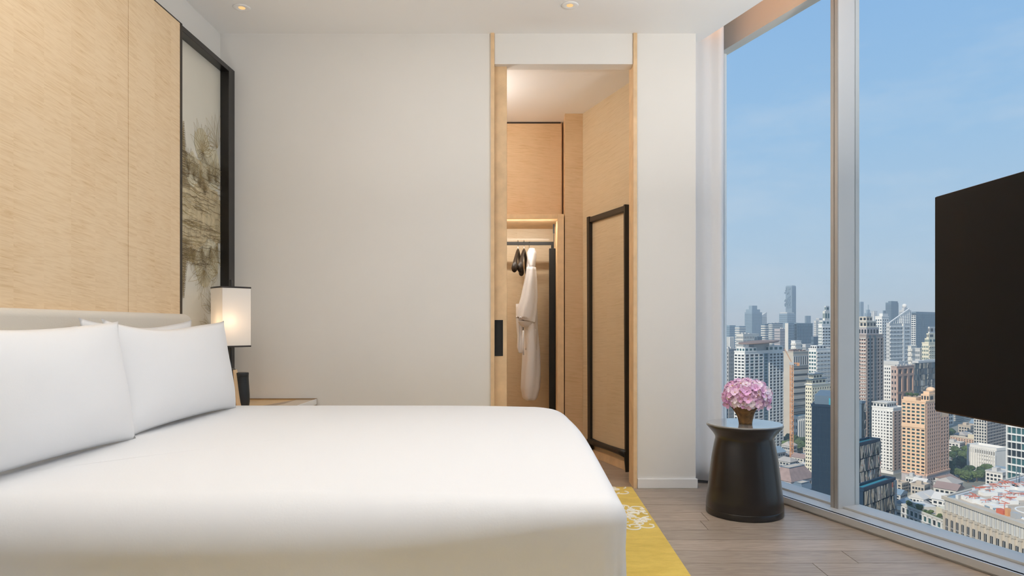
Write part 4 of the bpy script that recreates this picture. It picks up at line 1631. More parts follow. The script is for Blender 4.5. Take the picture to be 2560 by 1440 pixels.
t = T('apartment_tower', 'grey window-gridded tower half hidden by the curtain edge', 'building', 1822, 1796, 1842, 874, 745, 'c_grey')
t.grid('L', 6, 24, .5, .5, 'g_dark').grid('R', 5, 24, .5, .5, 'g_teal')
t.plant(5, 1)

t = T('office_tower', 'beige slab tower with a blank side wall beside the crane', 'building', 1983, 1957, 2027, 881, 800, 'c_beige', roof='c_roofpale')
t.grid('R', 8, 1, .55, .8, 'g_dark', 'c_lightgrey', z=(.84, .96), proud=.6, indiv=True)
t.bands('R', 9, .5, 'c_offwhite', .8, z=(.15, .82)).grid('R', 1, 20, .98, .5, 'g_dark', a=(.02, .98), z=(.1, .82), proud=.2)
t.plant(14, 4, 'c_brownroof')

t = T('apartment_tower', 'pale green white apartment block with stepped balconies beside the mullion', 'building', 2041, 2022, 2084, 873, 745, 'c_white')
t.grid('L', 3, 24, .7, .55, 'g_teal', indiv=True).bands('R', 24, .4, 'c_offwhite', 1.2).grid('R', 5, 24, .6, .6, 'g_dark')
t.tier((.1, .9), (.05, .6), 0, 4, n=3)
t = T('apartment_tower', 'slender white tower with green glazed crown rising by the mullion', 'building', 2055, 2046, 2090, 812, 790, 'c_white')
t.grid('L', 3, 36, .6, .6, 'g_teal').grid('R', 5, 36, .6, .55, 'g_dark').bands('R', 36, .35, 'c_white', 1.1)
t.tier((.05, .95), (.05, .8), 0, 5, 'c_white', n=3, glass='g_teal').tier((.2, .8), (.25, .6), 5, 16, 'c_offwhite', n=2, glass='g_teal').tier((.3, .7), (.35, .6), 16, 22, 'c_lightgrey', n=1, glass='g_teal')

t = T('apartment_tower', 'cream stepped-top tower with dark eaves beside the navy tower', 'building', 2030, 2014, 2078, 963, 560, 'c_cream', roof='c_steel')
t.grid('L', 3, 26, .5, .5, 'g_dark', indiv=True).grid('R', 8, 26, .5, .5, 'g_dark', indiv=True)
t.tier((-.1, 1.1), (-.03, 1.0), 0, .8, 'c_lightgrey', 'eaves').tier((.0, .9), (.0, .7), .8, 4.5, n=4).tier((-.1, 1.0), (-.05, .75), 4.5, 5.2, 'c_steel', 'eaves')
t.tier((.1, .8), (.1, .55), 5.2, 8.5, n=3).tier((.0, .9), (.05, .6), 8.5, 9.2, 'c_steel', 'eaves').tier((.2, .6), (.2, .4), 9.2, 10.5, 'c_lightgrey')

t = T('office_tower', 'sheer navy glass tower standing against the mullion', 'building', 2088, 2029, 2104, 1018, 360, 'c_navy', th=28, roof='c_steel')
t.fins('L', 17, .16, 'c_navyfin', .25).bands('L', 20, .05, 'c_navyfin', .15)
t.tier((.25, .95), (.15, .8), .3, 5, 'c_steel', 'roof_housing').tier((.05, .3), (.1, .9), .3, 4, 'c_pool', 'roof_canopy')

t = T('municipal_building', 'low white building with tall columns below the crane', 'building', 1994, 1982, 2017, 1043, 752, 'c_white')
t.fins('R', 5, .4, 'c_white', 1.2, z=(0, .9)).grid('R', 5, 1, .7, .95, 'g_dark', z=(.05, .88)).grid('L', 2, 4, .5, .5)
t.tier((.2, .8), (.2, .8), 0, 1.5, 'c_pool')
t = T('office_block', 'mauve grey office block behind the white columned building', 'building', 1998, 1986, 2015, 960, 870, 'c_mauve')
t.grid('L', 3, 20, .3, .95, 'g_grey', 'c_offwhite').grid('R', 4, 20, .55, .5, 'g_grey')
t = T('apartment_block', 'grey apartment block low between white tower and crane', 'building', 1966, 1955, 1986, 1010, 840, 'c_lightgrey')
t.grid('L', 3, 12, .5, .5).grid('R', 5, 12, .5, .5)

# tower crane
cr = thing('tower_crane', 'orange lattice tower crane between the towers', 'crane', ((1979 - VPX) / FPX * 650, 650, GZ))
cz1 = CAMZ - (912 - VPY) * 650 / FPX - GZ
cz0 = 20.0
mm = MB()
s = 1.15
for sx in (-s, s):
    for sy in (-s, s):
        mm.box(sx - .22, sx + .22, sy - .22, sy + .22, 0, cz1)
k = 0
z = 0.0
while z < cz1 - 3:
    q = 1 if k % 2 else -1
    for sy in (-s, s):
        mm.tube([(-s * q, sy, z), (s * q, sy, z + 2.6)], .20, 4)
    for sx in (-s, s):
        mm.tube([(sx, -s * q, z), (sx, s * q, z + 2.6)], .20, 4)
    z += 2.6
    k += 1
mm.build('mast', 'c_crane', cr, world=False)['kind'] = 'stuff'
MB().box(-1.6, 1.6, -1.6, 1.6, cz1, cz1 + 2.4).build('cab', 'c_lightgrey', cr, world=False)
jb = MB()
for off in (-.6, .6):
    jb.tube([(0, off, cz1 + 2), (-7.5, off - 2, cz1 + 15)], .12, 4)
jb.tube([(0, 0, cz1 + 3.2), (-7.5, -2, cz1 + 16)], .12, 4)
for k in range(9):
    f = k / 9
    jb.tube([(-7.5 * f, -.6 - 2 * f, cz1 + 2 + 13 * f), (-7.5 * (f + .08), -2 * f, cz1 + 3.2 + 13 * f)], .08, 4)
    jb.tube([(-7.5 * f, .6 - 2 * f, cz1 + 2 + 13 * f), (-7.5 * (f + .08), -2 * f, cz1 + 3.2 + 13 * f)], .08, 4)
jb.build('jib', 'c_crane', cr, world=False)['kind'] = 'stuff'
cb = MB().box(0.5, 7, -.8, .8, cz1 + 1, cz1 + 2).box(5, 7, -1, 1, cz1 - 1, cz1 + 1.2)
cb.build('counter_jib', 'c_crane', cr, world=False)

# mansard-roofed blocks at the foot of the pane
def mansard(label, xc, xl, xr, ytop, d, hr, ins, th=54, wall='c_mauve', roof='c_rooftile', flat='c_rooftan'):
    t = T('mansard_block', label, 'building', xc, xl, xr, ytop, d, wall, th=th, parapet=0)
    a = [(-t.L - .8, -.8), (.8, -.8), (.8, t.R + .8), (-t.L - .8, t.R + .8)]
    b = [(-t.L + ins, ins), (-ins, ins), (-ins, t.R - ins), (-t.L + ins, t.R - ins)]
    m = MB().hexa([(p[0], p[1], t.H) for p in a] + [(p[0], p[1], t.H + hr) for p in b])
    m.build('mansard_roof', roof, t.root, world=False)
    MB().prism(b, t.H + hr, t.H + hr + .3).build('roof_deck', flat, t.root, world=False)
    p = MB()
    for i in range(4):
        (x0, y0), (x1, y1) = b[i], b[(i + 1) % 4]
        p.tube([(x0, y0, t.H + hr + .3), (x1, y1, t.H + hr + .3)], .28, 4)
    p.build('ridge_trim', 'c_steel', t.root, world=False)
    t.grid('L', 8, 3, .5, .5).grid('R', 8, 3, .5, .5)
    return t


t = mansard('broad mauve mansard-roofed building above the window ledge', 1978, 1925, 2036, 1205, 480, 8, 5)
t = mansard('small dark mansard-roofed building with a tan deck at the foot of the navy tower', 2006, 1975, 2034, 1226, 440, 3.5, 2, wall='c_steel', roof='c_steel')

# ---- hazy skyline behind the first pane
def simple(name, label, xc, xl, xr, ytop, d, wall, style='grid', th=54, rows=20, cols=6, glass='g_blue', **kw):
    t = T(name, label, 'building', xc, xl, xr, ytop, d, wall, th=th, **kw)
    if style == 'grid':
        t.grid('L', cols, rows, .6, .55, glass).grid('R', cols, rows, .6, .55, glass)
    elif style == 'bands':
        t.bands('L', rows, .5, 'c_offwhite', 1.2).bands('R', rows, .5, 'c_offwhite', 1.2)
    elif style == 'glass':
        t.fins('L', cols * 2, .12, 'c_steel', .5).fins('R', cols * 2, .12, 'c_steel', .5).bands('L', rows, .10, 'c_steel', .4).bands('R', rows, .10, 'c_steel', .4)
    elif style == 'fins':
        t.fins('L', cols, .5, 'c_white', 1.5).fins('R', cols, .5, 'c_white', 1.5)
    return t


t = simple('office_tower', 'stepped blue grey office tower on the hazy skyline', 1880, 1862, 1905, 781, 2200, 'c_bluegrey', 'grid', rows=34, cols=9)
t.tier((.0, .85), (0, .8), 0, 10).tier((.05, .5), (.05, .55), 10, 22)
t = simple('office_tower', 'hazy tower with a curved sloping top beside the stepped tower', 1904, 1897, 1917, 790, 2350, 'c_lightgrey', 'grid', rows=30, cols=5)
hx = MB().hexa([(-t.L, 0, t.H), (0, 0, t.H), (0, t.R, t.H), (-t.L, t.R, t.H), (-t.L, 0, t.H + .5), (0, 0, t.H + 1), (0, t.R, t.H + 14), (-t.L, t.R, t.H + 12)])
hx.build('sloping_top', 'c_lightgrey', t.root, world=False)
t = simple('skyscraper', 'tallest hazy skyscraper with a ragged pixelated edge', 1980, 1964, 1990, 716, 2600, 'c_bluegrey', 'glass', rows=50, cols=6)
random.seed(8)
cub = MB()
for k in range(70):
    s = random.uniform(2.5, 5)
    zz = t.H * random.choice((random.uniform(.74, .97), random.uniform(.70, .82), random.uniform(.35, .55)))
    if zz > t.H * .6:
        aa = random.uniform(.1, 1.02) * t.L
        cub.box(-aa - s, -aa, -random.uniform(.5, 3), 1, zz, zz + s * 1.3)
    else:
        aa = random.uniform(.55, 1.1) * t.R
        cub.box(-1, random.uniform(1, 4.5), aa, aa + s, zz - 30, zz - 30 + s * 1.4)
cub.build('pixel_cubes', 'c_steel', t.root, world=False)['kind'] = 'stuff'
t.tier((0.05, .95), (.05, .95), .2, 4)
t = simple('office_tower', 'flat-topped hazy block in front of the ragged skyscraper', 1968, 1948, 1987, 784, 2480, 'c_bluegrey', 'grid', rows=24, cols=8)
t.tier((.05, .95), (.05, .95), 0, 5, 'c_lightgrey').plant(5, 12)
t = simple('office_tower', 'rounded office tower ringed with pale bands', 1912, 1903, 1921, 811, 1500, 'c_steel', 'bands', rows=26)
simple('office_tower', 'dark banded office tower beside the pale ringed one', 1930, 1919, 1957, 809, 1620, 'c_steel', 'bands', rows=30).plant(6, 31)
simple('office_block', 'beige grey office block below the ragged skyscraper', 1950, 1936, 1972, 823, 1320, 'c_mauve', 'grid', rows=22, cols=7).plant(4, 5)
t = simple('office_tower', 'tower with a plain white edge strip beside the blue glass block', 1971, 1963, 1992, 808, 1260, 'c_bluegrey', 'grid', rows=28, cols=6)
t.panel('L', (0, 1), (0, 1), 'c_offwhite', .8)
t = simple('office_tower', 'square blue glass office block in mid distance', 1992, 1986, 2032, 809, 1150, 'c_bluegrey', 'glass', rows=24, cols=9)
simple('apartment_block', 'white balconied block in front of the blue glass office', 1988, 1978, 2003, 853, 1010, 'c_white', 'bands', rows=18)
simple('office_block', 'pale banded round-shouldered block on the skyline by the curtain', 1848, 1838, 1864, 816, 1750, 'c_bluegrey', 'bands', rows=22)
simple('office_block', 'faint blue slab at the skyline edge by the curtain', 1824, 1812, 1839, 814, 1950, 'c_bluegrey', 'grid', rows=22, cols=6)
simple('office_block', 'low white and pink office block behind the disc-crowned tower', 1858, 1841, 1897, 836, 1220, 'c_offwhite', 'grid', rows=16, cols=10).plant(4, 44)
simple('apartment_block', 'white block with upright stripes by the curtain edge', 1822, 1815, 1834, 842, 1020, 'c_bluegrey', 'fins', cols=5)
simple('office_block', 'small blue glass box behind the disc-crowned tower', 1893, 1886, 1905, 843, 1120, 'c_steel', 'glass', rows=14, cols=5)
simple('office_tower', 'narrow tapering dark tower alone on the skyline', 2016, 2012, 2027, 790, 2500, 'c_bluegrey', 'glass', rows=30, cols=3)
simple('office_tower', 'pale violet far tower beside the mullion', 2048, 2040, 2058, 796, 2450, 'c_lightgrey', 'grid', rows=26, cols=4)
simple('office_tower', 'plain white thin tower on the skyline near the mullion', 2040, 2035, 2046, 803, 1900, 'c_offwhite', 'grid', rows=24, cols=3)
simple('office_block', 'dark blue block low beside the slender white tower', 2034, 2028, 2050, 843, 1080, 'c_steel', 'grid', rows=16, cols=6)
simple('apartment_block', 'pale block behind the beige slab tower', 2014, 2006, 2030, 862, 960, 'c_lightgrey', 'grid', rows=18, cols=5)

# ---- through the second pane
t = T('apartment_tower', 'taupe residential tower with stepped crown next to the mullion', 'building', 2166, 2136, 2207, 838, 620, 'c_taupe')
t.grid('L', 5, 36, .5, .55, 'g_dark', 'c_pinkbrown', proud=.7, indiv=True).grid('R', 5, 36, .6, .6, 'g_dark', 'c_taupe', proud=.7, indiv=True, glass2='g_blue')
t.fins('R', 2, .12, 'g_blue', 1.2, a=(.15, .75)).bands('L', 36, .22, 'c_offwhite', 1.3, a=(.0, .45))
t.tier((.0, .95), (.02, .75), 0, 7, 'c_mauve', n=4).tier((.05, .9), (.05, .62), 7, 12.5, 'c_beige', n=3).tier((.2, .8), (.15, .5), 12.5, 17, 'c_beige', n=2)
t.tier((-.02, 1.0), (.0, .77), 6.8, 7.4, 'c_offwhite', 'cornice').tier((.03, .92), (.03, .64), 12.2, 12.9, 'c_offwhite', 'cornice')

t = simple('apartment_tower', 'white slab tower with a raised lift block behind the taupe tower', 2205, 2188, 2222, 792, 1010, 'c_white', 'grid', rows=32, cols=3)
t.tier((.0, .5), (.1, .9), 0, 5, 'c_white')
t = T('apartment_tower', 'white balconied tower topped by a sloping lattice sail', 'building', 2224, 2216, 2274, 809, 950, 'c_lightgrey')
t.bands('R', 24, .38, 'c_white', 1.3).grid('R', 6, 24, .7, .6, 'g_grey', 'c_lightgrey', proud=.3).grid('L', 2, 24, .4, .4, 'g_grey')
t.panel('R', (.62, .70), (0, 1), 'c_white', 1.6)
ls = MB()
z0, z1 = t.H, t.H + 22
for k in range(11):
    f = k / 10
    ls.box(-.5, .5, t.R * f * .97 - .25, t.R * f * .97 + .25, z0, z0 + 1.5 + 19 * f)
ls.hexa([(-.7, 0, z0 + .6), (.7, 0, z0 + .6), (.7, t.R * .97, z1 - 2), (-.7, t.R * .97, z1 - 2), (-.7, 0, z0 + 2), (.7, 0, z0 + 2), (.7, t.R * .97, z1), (-.7, t.R * .97, z1)])
for k in range(1, 5):
    ls.box(-.3, .3, t.R * (.2 * k), t.R * .97, z0 + 4 * k, z0 + 4 * k + .5)
ls.build('lattice_sail', 'c_white', t.root, world=False)

t = simple('office_tower', 'dark slate flat-topped tower on the skyline', 2228, 2214, 2246, 757, 1900, 'c_steel', 'grid', rows=40, cols=7, glass='g_dark')
t.tier((.05, .6), (.05, .95), 0, 5, 'c_steel')
simple('office_block', 'short slate block at the foot of the dark flat-topped tower', 2211, 2207, 2217, 777, 1950, 'c_steel', 'grid', rows=24, cols=3)
t = simple('office_tower', 'pale skyline tower carrying a white globe', 2260, 2248, 2278, 776, 2100, 'c_lightgrey', 'grid', rows=34, cols=6)
gl = MB()
R_ = 7.0
gl.lathe([(.2, -R_)] + [(R_ * math.cos(a), R_ * math.sin(a)) for a in [math.radians(v) for v in range(-75, 90, 15)]], 0, 0, 24)
gl.v = [(v[0] - t.L * .5, v[1] + t.R * .4, v[2] + t.H + 14) for v in gl.v]
gl.build('globe', 'c_white', t.root, world=False, smooth=True)
t.tier((.25, .75), (.2, .7), 0, 8)
simple('office_tower', 'hazy blue slab tower beside the mullion edge', 2152, 2144, 2159, 755, 2600, 'c_bluegrey', 'grid', rows=36, cols=4)
t = simple('office_tower', 'hazy tower with stepped shoulders and a needle', 2168, 2161, 2178, 783, 2700, 'c_bluegrey', 'grid', rows=30, cols=4)
t.tier((.0, .6), (.1, .7), 0, 14).tier((.2, .35), (.4, .5), 14, 34)
simple('office_tower', 'twin-slab hazy tower beside the needle tower', 2184, 2178, 2193, 778, 2650, 'c_steel', 'fins', cols=3)
t = simple('office_tower', 'big steel blue glass tower with a white ladder edge', 2290, 2279, 2348, 783, 1150, 'c_bluegrey', 'glass', rows=40, cols=14)
t.grid('L', 2, 40, .8, .6, 'g_blue', 'c_white', proud=1.2)
t.tier((.0, 1), (.0, .9), 0, 2.5, 'c_steel')
t = T('apartment_tower', 'cream stepped apartment tower beside the television edge', 'building', 2322, 2305, 2352, 858, 830, 'c_cream')
t.grid('L', 4, 22, .55, .5, 'g_teal', indiv=True).grid('R', 5, 22, .6, .55, 'g_dark', indiv=True).bands('R', 22, .3, 'c_cream', 1.2)
t.tier((.0, .6), (.0, .9), 0, 6, n=3, glass='g_teal').tier((.0, .35), (.0, .9), 6, 12, n=2).tier((.05, .3), (.1, .8), 12, 20, 'c_lightgrey', n=2)
simple('office_block', 'small white ribbed block behind the mosaic glass building', 2278, 2270, 2292, 866, 900, 'c_offwhite', 'bands', rows=16)
simple('apartment_block', 'pale grey block between the lattice tower and cream tower', 2300, 2288, 2314, 872, 860, 'c_lightgrey', 'grid', rows=16, cols=5)

t = T('apartment_block', 'white balcony block in front of the lattice tower', 'building', 2238, 2206, 2246, 914, 770, 'c_white', roof='c_roofpale')
t.grid('L', 6, 20, .55, .5, 'g_dark', proud=.8, indiv=True)
t.tier((-.3, 1.2), (-.1, 1.5), 1, 5, 'c_lightgrey', 'roof_plate')
t = T('office_building', 'pink brown framed office building with tall dark windows', 'building', 2242, 2228, 2296, 918, 715, 'c_pinkbrown', roof='c_roofpale')
t.grid('R', 4, 1, .62, .62, 'g_dark', 'c_peach', z=(.90, .99), proud=.8, indiv=True)
t.grid('R', 4, 2, .62, .88, 'g_dark', 'c_peach', z=(.48, .90), proud=.8, indiv=True, glass2='g_blue')
t.grid('R', 4, 5, .62, .6, 'g_dark', 'c_peach', z=(.02, .48), proud=.8, indiv=True)
t.grid('L', 2, 14, .5, .5, 'g_dark')
t.plant(8, 60)


def mosaic(t, face, cols, rows, a=(0, 1), z=(0, 1), seed=1, mats=('g_mirror', 'g_mirrordark'), tilt=.10, frac=.5):
    """facade of separate reflective panes set at slightly different angles"""
    random.seed(seed)
    ln = t.ln(face)
    cw, rh = (a[1] - a[0]) * ln / cols, (z[1] - z[0]) * t.H / rows
    mes = []
    for m_ in mats:
        q = MB()
        t.fb(q, face, -cw * .47, cw * .47, -rh * .47, rh * .47, 0.0, .2)
        mes.append(q.mesh('glass_panel', m_))
    for r in range(rows):
        for c in range(cols):
            if t.nwin >= 300:
                return
            o = bpy.data.objects.new('glass_panel', mes[0] if random.random() < frac else mes[-1])
            o.parent = t.root
            ca, cz = a[0] * ln + (c + .5) * cw, z[0] * t.H + (r + .5) * rh
            o.location = (-ca, -.5, cz) if face == 'L' else (.5, ca, cz)
            o.rotation_euler = (random.uniform(-tilt, tilt), random.uniform(-tilt, tilt), random.uniform(-tilt, tilt) * 1.4)
            COL.objects.link(o)
            t.nwin += 1


t = T('office_building', 'mosaic glass office building with a broad flat roof by the television', 'building', 2296, 2286, 2352, 908, 690, 'c_steel', roof='c_roofpale')
mosaic(t, 'R', 12, 16, seed=5, tilt=.12, frac=.45)
mosaic(t, 'L', 3, 16, seed=6, frac=.2)
t.tier((-.3, 1.3), (-.05, 1.05), .2, 2.4, 'c_lightgrey', 'roof_plate').plant(6, 61)

# the orange tower
t = T('apartment_tower', 'orange apartment tower with green windows and a roof garden', 'building', 2314, 2255, 2372, 1006, 545, 'c_orange', roof='c_rooftan')
HB = .155
t.grid('L', 5, 20, .66, .54, 'g_teal', 'c_orange', z=(HB, .985), proud=.7, indiv=True, glass2='g_dark')
t.grid('R', 6, 20, .55, .56, 'g_dark', 'c_peach', a=(.04, .60), z=(HB, .985), proud=.5, indiv=True)
t.grid('R', 3, 16, .6, .56, 'g_dark', 'c_peach', a=(.62, .98), z=(HB, .80), proud=.5, indiv=True)
t.panel('L', (0, 1), (0, HB), 'c_mauve', .9, 'podium_wall').panel('R', (0, 1), (0, HB), 'c_mauve', .9, 'podium_wall')
t.panel('L', (0, 1), (HB, HB + .018), 'c_peach', 1.3, 'podium_band').panel('R', (0, 1), (HB, HB + .018), 'c_peach', 1.3, 'podium_band')
pw = MB()
for k in range(8):
    if k not in (4,):
        t.fb(pw, 'L', t.L * (.1 + .1 * k), t.L * (.13 + .1 * k), t.H * .085, t.H * .105, .8, 1.0)
for k in range(9):
    for zz in (.04, .07, .10):
        if k not in (3, 4, 5):
            t.fb(pw, 'R', t.R * (.08 + .1 * k), t.R * (.11 + .1 * k), t.H * zz, t.H * (zz + .016), .8, 1.0)
pw.build('podium_openings', 'g_dark', t.root, world=False)['kind'] = 'stuff'
t.panel('L', (0, 1), (.70, .735), 'c_orange', 1.1, 'blank_band')
t.tier((.45, 1.0), (.05, .5), 0, 3, 'c_orange').tier((.0, .35), (.15, .75), 0, 6, 'c_orange', n=3).tier((.05, .3), (.2, .65), 6, 8, 'c_orange')
dm = MB().lathe([(3.6, 0), (3.4, 1.2), (2.4, 2.6), (.4, 3.2)], 0, 0, 16)
dm.v = [(v[0] - t.L * .2, v[1] + t.R * .42, v[2] + t.H + 8) for v in dm.v]
dm.build('roof_dome', 'c_orange', t.root, world=False, smooth=True)
ORANGE = t

t = T('apartment_tower', 'white apartment tower with balconies adjoining the orange tower', 'building', 2233, 2180, 2262, 1022, 600, 'c_white', roof='c_roofpale')
t.grid('L', 5, 19, .42, .45, 'g_dark', a=(.32, 1.0), z=(.06, .96), proud=.5, indiv=True)
t.grid('L', 2, 19, .62, .55, 'g_dark', a=(0, .30), z=(.06, .96), proud=1.3, indiv=True)
t.grid('R', 3, 19, .5, .5, 'g_dark', 'c_pinkbrown', z=(.06, .96), proud=.6, indiv=True)
t.tier((.35, 1.0), (.1, .9), 0, 4, 'c_white', n=4).tier((.3, 1.05), (.05, .95), 4, 4.6, 'c_offwhite', 'roof_plate')
simple('apartment_block', 'small white block behind the mirrored building', 2172, 2152, 2196, 1040, 690, 'c_offwhite', 'grid', rows=14, cols=5, glass='g_dark')

# mirrored glass building in front
t = T('mirror_building', 'dark mirrored sliver tower hugging the mullion', 'building', 2154, 2110, 2161, 1008, 335, 'c_steel', th=54)
mosaic(t, 'R', 3, 22, seed=12, mats=('g_mirror', 'g_mirrordark'), frac=.35)
t = T('mirror_building', 'wavy mirrored glass block with a rooftop pool', 'building', 2148, 2120, 2199, 1114, 318, 'c_navy', th=50, parapet=1.2, roof='c_pool')
mosaic(t, 'R', 20, 12, seed=13, frac=.6, tilt=.12)
t = T('mirror_building', 'lower mirrored podium with a strip of pool above the ledge', 'building', 2158, 2130, 2237, 1227, 285, 'c_navy', th=50, parapet=1.2, roof='c_pool')
mosaic(t, 'R', 26, 10, seed=14, frac=.5, tilt=.12)
t.panel('R', (.94, 1.0), (0, 1), 'c_steel', .9, 'corner_fin')

# white ribbed hall, grids and blocks under the television
t = T('civic_building', 'bright white ribbed civic building among trees', 'building', 2491, 2418, 2520, 1127, 592, 'c_white', th=68, roof='c_roofpale', parapet=2.2)
t.fins('L', 13, .3, 'c_white', 1.6, z=(0, .98), part='ribs').grid('L', 12, 5, .42, .4, 'g_dark', z=(.05, .80), proud=.6, indiv=True)
t.grid('L', 9, 1, .5, .9, 'g_dark', a=(.02, .72), z=(.74, .95), proud=.8, indiv=True)
t = T('office_building', 'glass office building with broad white floor bands at the picture edge', 'building', 2606, 2518, 2640, 1010, 440, 'c_steel', th=66)
t.grid('L', 7, 15, .93, .80, 'g_teal', 'c_white', proud=.9, indiv=True, glass2='g_dark')
t.panel('L', (.97, 1.0), (0, 1), 'c_white', 1.4, 'corner_fin')
t = T('apartment_tower', 'brown tower with white gridded balconies under the television', 'building', 2467, 2435, 2530, 1010, 690, 'c_pinkbrown')
t.grid('L', 5, 16, .62, .7, 'g_dark', 'c_offwhite', proud=.6, indiv=True).grid('R', 9, 16, .45, .55, 'g_grey', 'c_taupe', proud=.4, indiv=True).bands('R', 16, .10, 'c_offwhite', .7)
t = T('apartment_block', 'long low tan apartment block with white floor lines', 'building', 2436, 2376, 2446, 1100, 715, 'c_beige', th=66, roof='c_roofpale')
t.grid('L', 9, 6, .5, .55, 'g_dark', 'c_peach', proud=.6, indiv=True).bands('L', 6, .16, 'c_offwhite', .9)
t.tier((.0, .3), (.2, .8), 0, 5, 'c_cream')
simple('office_block', 'dark banded office block behind the trees', 2408, 2385, 2440, 1000, 930, 'c_steel', 'bands', rows=12)  # dark steel walls with pale floor bands

# roof-garden building
t = T('garden_building', 'low white framed office with a planted roof garden', 'building', 2380, 2255, 2440, 1312, 372, 'c_offwhite', th=84, roof='c_rooftan', parapet=.8)
t.grid('L', 11, 5, .74, .72, 'g_teal', 'c_white', z=(.05, .97), proud=.7, indiv=True, glass2='g_dark')
t.bands('L', 5, .08, 'c_lightgrey', 1.0, z=(.05, .97))
GARDEN = t

# stone building at the picture corner, with cooling towers on the roof
ZR = CAMZ - 86.0
A_ = Vector(((2362 - VPX) / FPX * 345, 345))
B_ = Vector(((2640 - VPX) / FPX * 281, 281))
dirL = (B_ - A_).normalized()
B_ = A_ + dirL * 150
perp = Vector((-dirL.y, dirL.x))
if perp.x < 0:
    perp = -perp
C_ = A_ + (Vector((0.84, 0.545)) * 120)
D_ = B_ + perp * 130
sb = thing('stone_building', 'beige stone building with tall pilasters and a busy rooftop', 'building', (A_.x, A_.y, GZ))
MB().prism([tuple(A_), tuple(B_), tuple(D_), tuple(C_)], GZ - 1, ZR).build('walls', 'c_stone', sb)
FOOT.append((MW[sb.name].inverted(), -200, 160))


def along(s, o):
    q = A_ + dirL * s + perp * o
    return (q.x, q.y)


def sbox(mb, s0, s1, o0, o1, z0, z1):
    p = [along(s0, o0), along(s1, o0), along(s1, o1), along(s0, o1)]
    return mb.prism(p, z0, z1)


pil_w, step = 1.15, 3.6
me_p = None
hp = 64.0
zP = ZR - 7.5
for k in range(24):
    s0 = -0.3 + step * k
    m_ = MB()
    sbox(m_, s0, s0 + pil_w, -.85, .05, GZ, zP)
    m_.build('pilaster', 'c_stone', sb)
    m_ = MB()
    sbox(m_, s0 - .3, s0 + pil_w + .3, -1.15, .05, zP, zP + 1.2)
    m_.build('pilaster_cap', 'c_beige', sb)
    m_ = MB()
    sbox(m_, s0 + pil_w + .2, s0 + step - .2, -.35, .05, GZ, zP - 3.0)
    m_.build('window', 'g_dark', sb)
    bars = MB()
    for z in range(12):
        zz = zP - 7 - 4.4 * z
        sbox(bars, s0 + pil_w + .2, s0 + step - .2, -.55, -.3, zz, zz + .45)
    sbox(bars, s0 + pil_w + 1.0, s0 + pil_w + 1.15, -.55, -.3, GZ, zP - 3)
    bars.build('window_bar', 'c_grey', sb)
for k in range(60):
    m_ = MB()
    s0 = 0.2 + 1.35 * k
    sbox(m_, s0, s0 + 0.9, -.45, .05, zP + 1.2, ZR - 1.3)
    m_.build('parapet_panel', 'c_offwhite' if k % 2 else 'c_lightgrey', sb)
m_ = MB()
sbox(m_, -1, 151, -1.1, 1.6, ZR - 1.2, ZR + .5)
m_.build('cornice', 'c_beige', sb)
bk = MB()
u2 = (C_ - A_).normalized()
n2 = Vector((u2.y, -u2.x))


def back(s, o):
    q = A_ + u2 * s + n2 * o
    return (q.x, q.y)


for o0, o1, z0, z1, mm_ in ((0, 1.6, -1, .9, 'c_beige'), (5.5, 6.8, 0, 2.4, 'c_lightgrey'), (2.2, 5.4, 0, .8, 'c_bluegrey')):
    MB().prism([back(-1, o1), back(118, o1), back(118, o0), back(-1, o0)], ZR + z0, ZR + z1).build('roof_kerb', mm_, sb)
rf = MB().prism([along(1.6, 1.6), along(148, 1.6), (D_.x, D_.y), (C_.x - 6, C_.y - 3)], ZR, ZR + .2)
rf.build('roof_deck', 'c_rooftan', sb)
sw = MB().prism([back(20, 22), back(110, 22), back(110, 6.8), back(20, 6.8)], ZR + .2, ZR + .35)
sw.build('grey_roof_strip', 'c_grey', sb)  # grey strip laid over the tan roof deck
# cooling towers: round drums on white decks with red pipework
random.seed(19)
def roofpt(xp, yp, up=2.0):
    d = (CAMZ - ZR - up) * FPX / (yp - VPY)
    return ((xp - VPX) / FPX * d, d)


for i, (xq, yq) in enumerate(((2434, 1243), (2462, 1226), (2484, 1258), (2512, 1246), (2490, 1217), (2540, 1236), (2518, 1212), (2548, 1214))):
    cx, cy = roofpt(xq, yq)
    d_ = MB()
    d_.box(cx - 3.6, cx + 3.6, cy - 4.5, cy + 4.5, ZR + .2, ZR + 2.0)
    ct = d_.build('cooling_tower', 'c_white', sb)
    MB().lathe([(2.3, ZR + 2.0), (2.4, ZR + 3.0), (1.9, ZR + 3.0), (1.8, ZR + 2.3), (.3, ZR + 2.3)], cx, cy, 24).build('fan_drum', 'c_lightgrey', ct)
    pr = MB()
    for k in range(5):
        x, y = cx + random.uniform(-4, 4), cy + random.uniform(-5, 5)
        if random.random() < .5:
            pr.tube([(x - 2.5, y, ZR + 3.2), (x + 2.5, y, ZR + 3.2)], .16, 6)
        else:
            pr.tube([(x, y - 2.5, ZR + 3.2), (x, y + 2.5, ZR + 3.2)], .16, 6)
        pr.tube([(x, y, ZR + .2), (x, y, ZR + 3.2)], .12, 5)
    pr.build('red_pipe', 'c_red', ct)
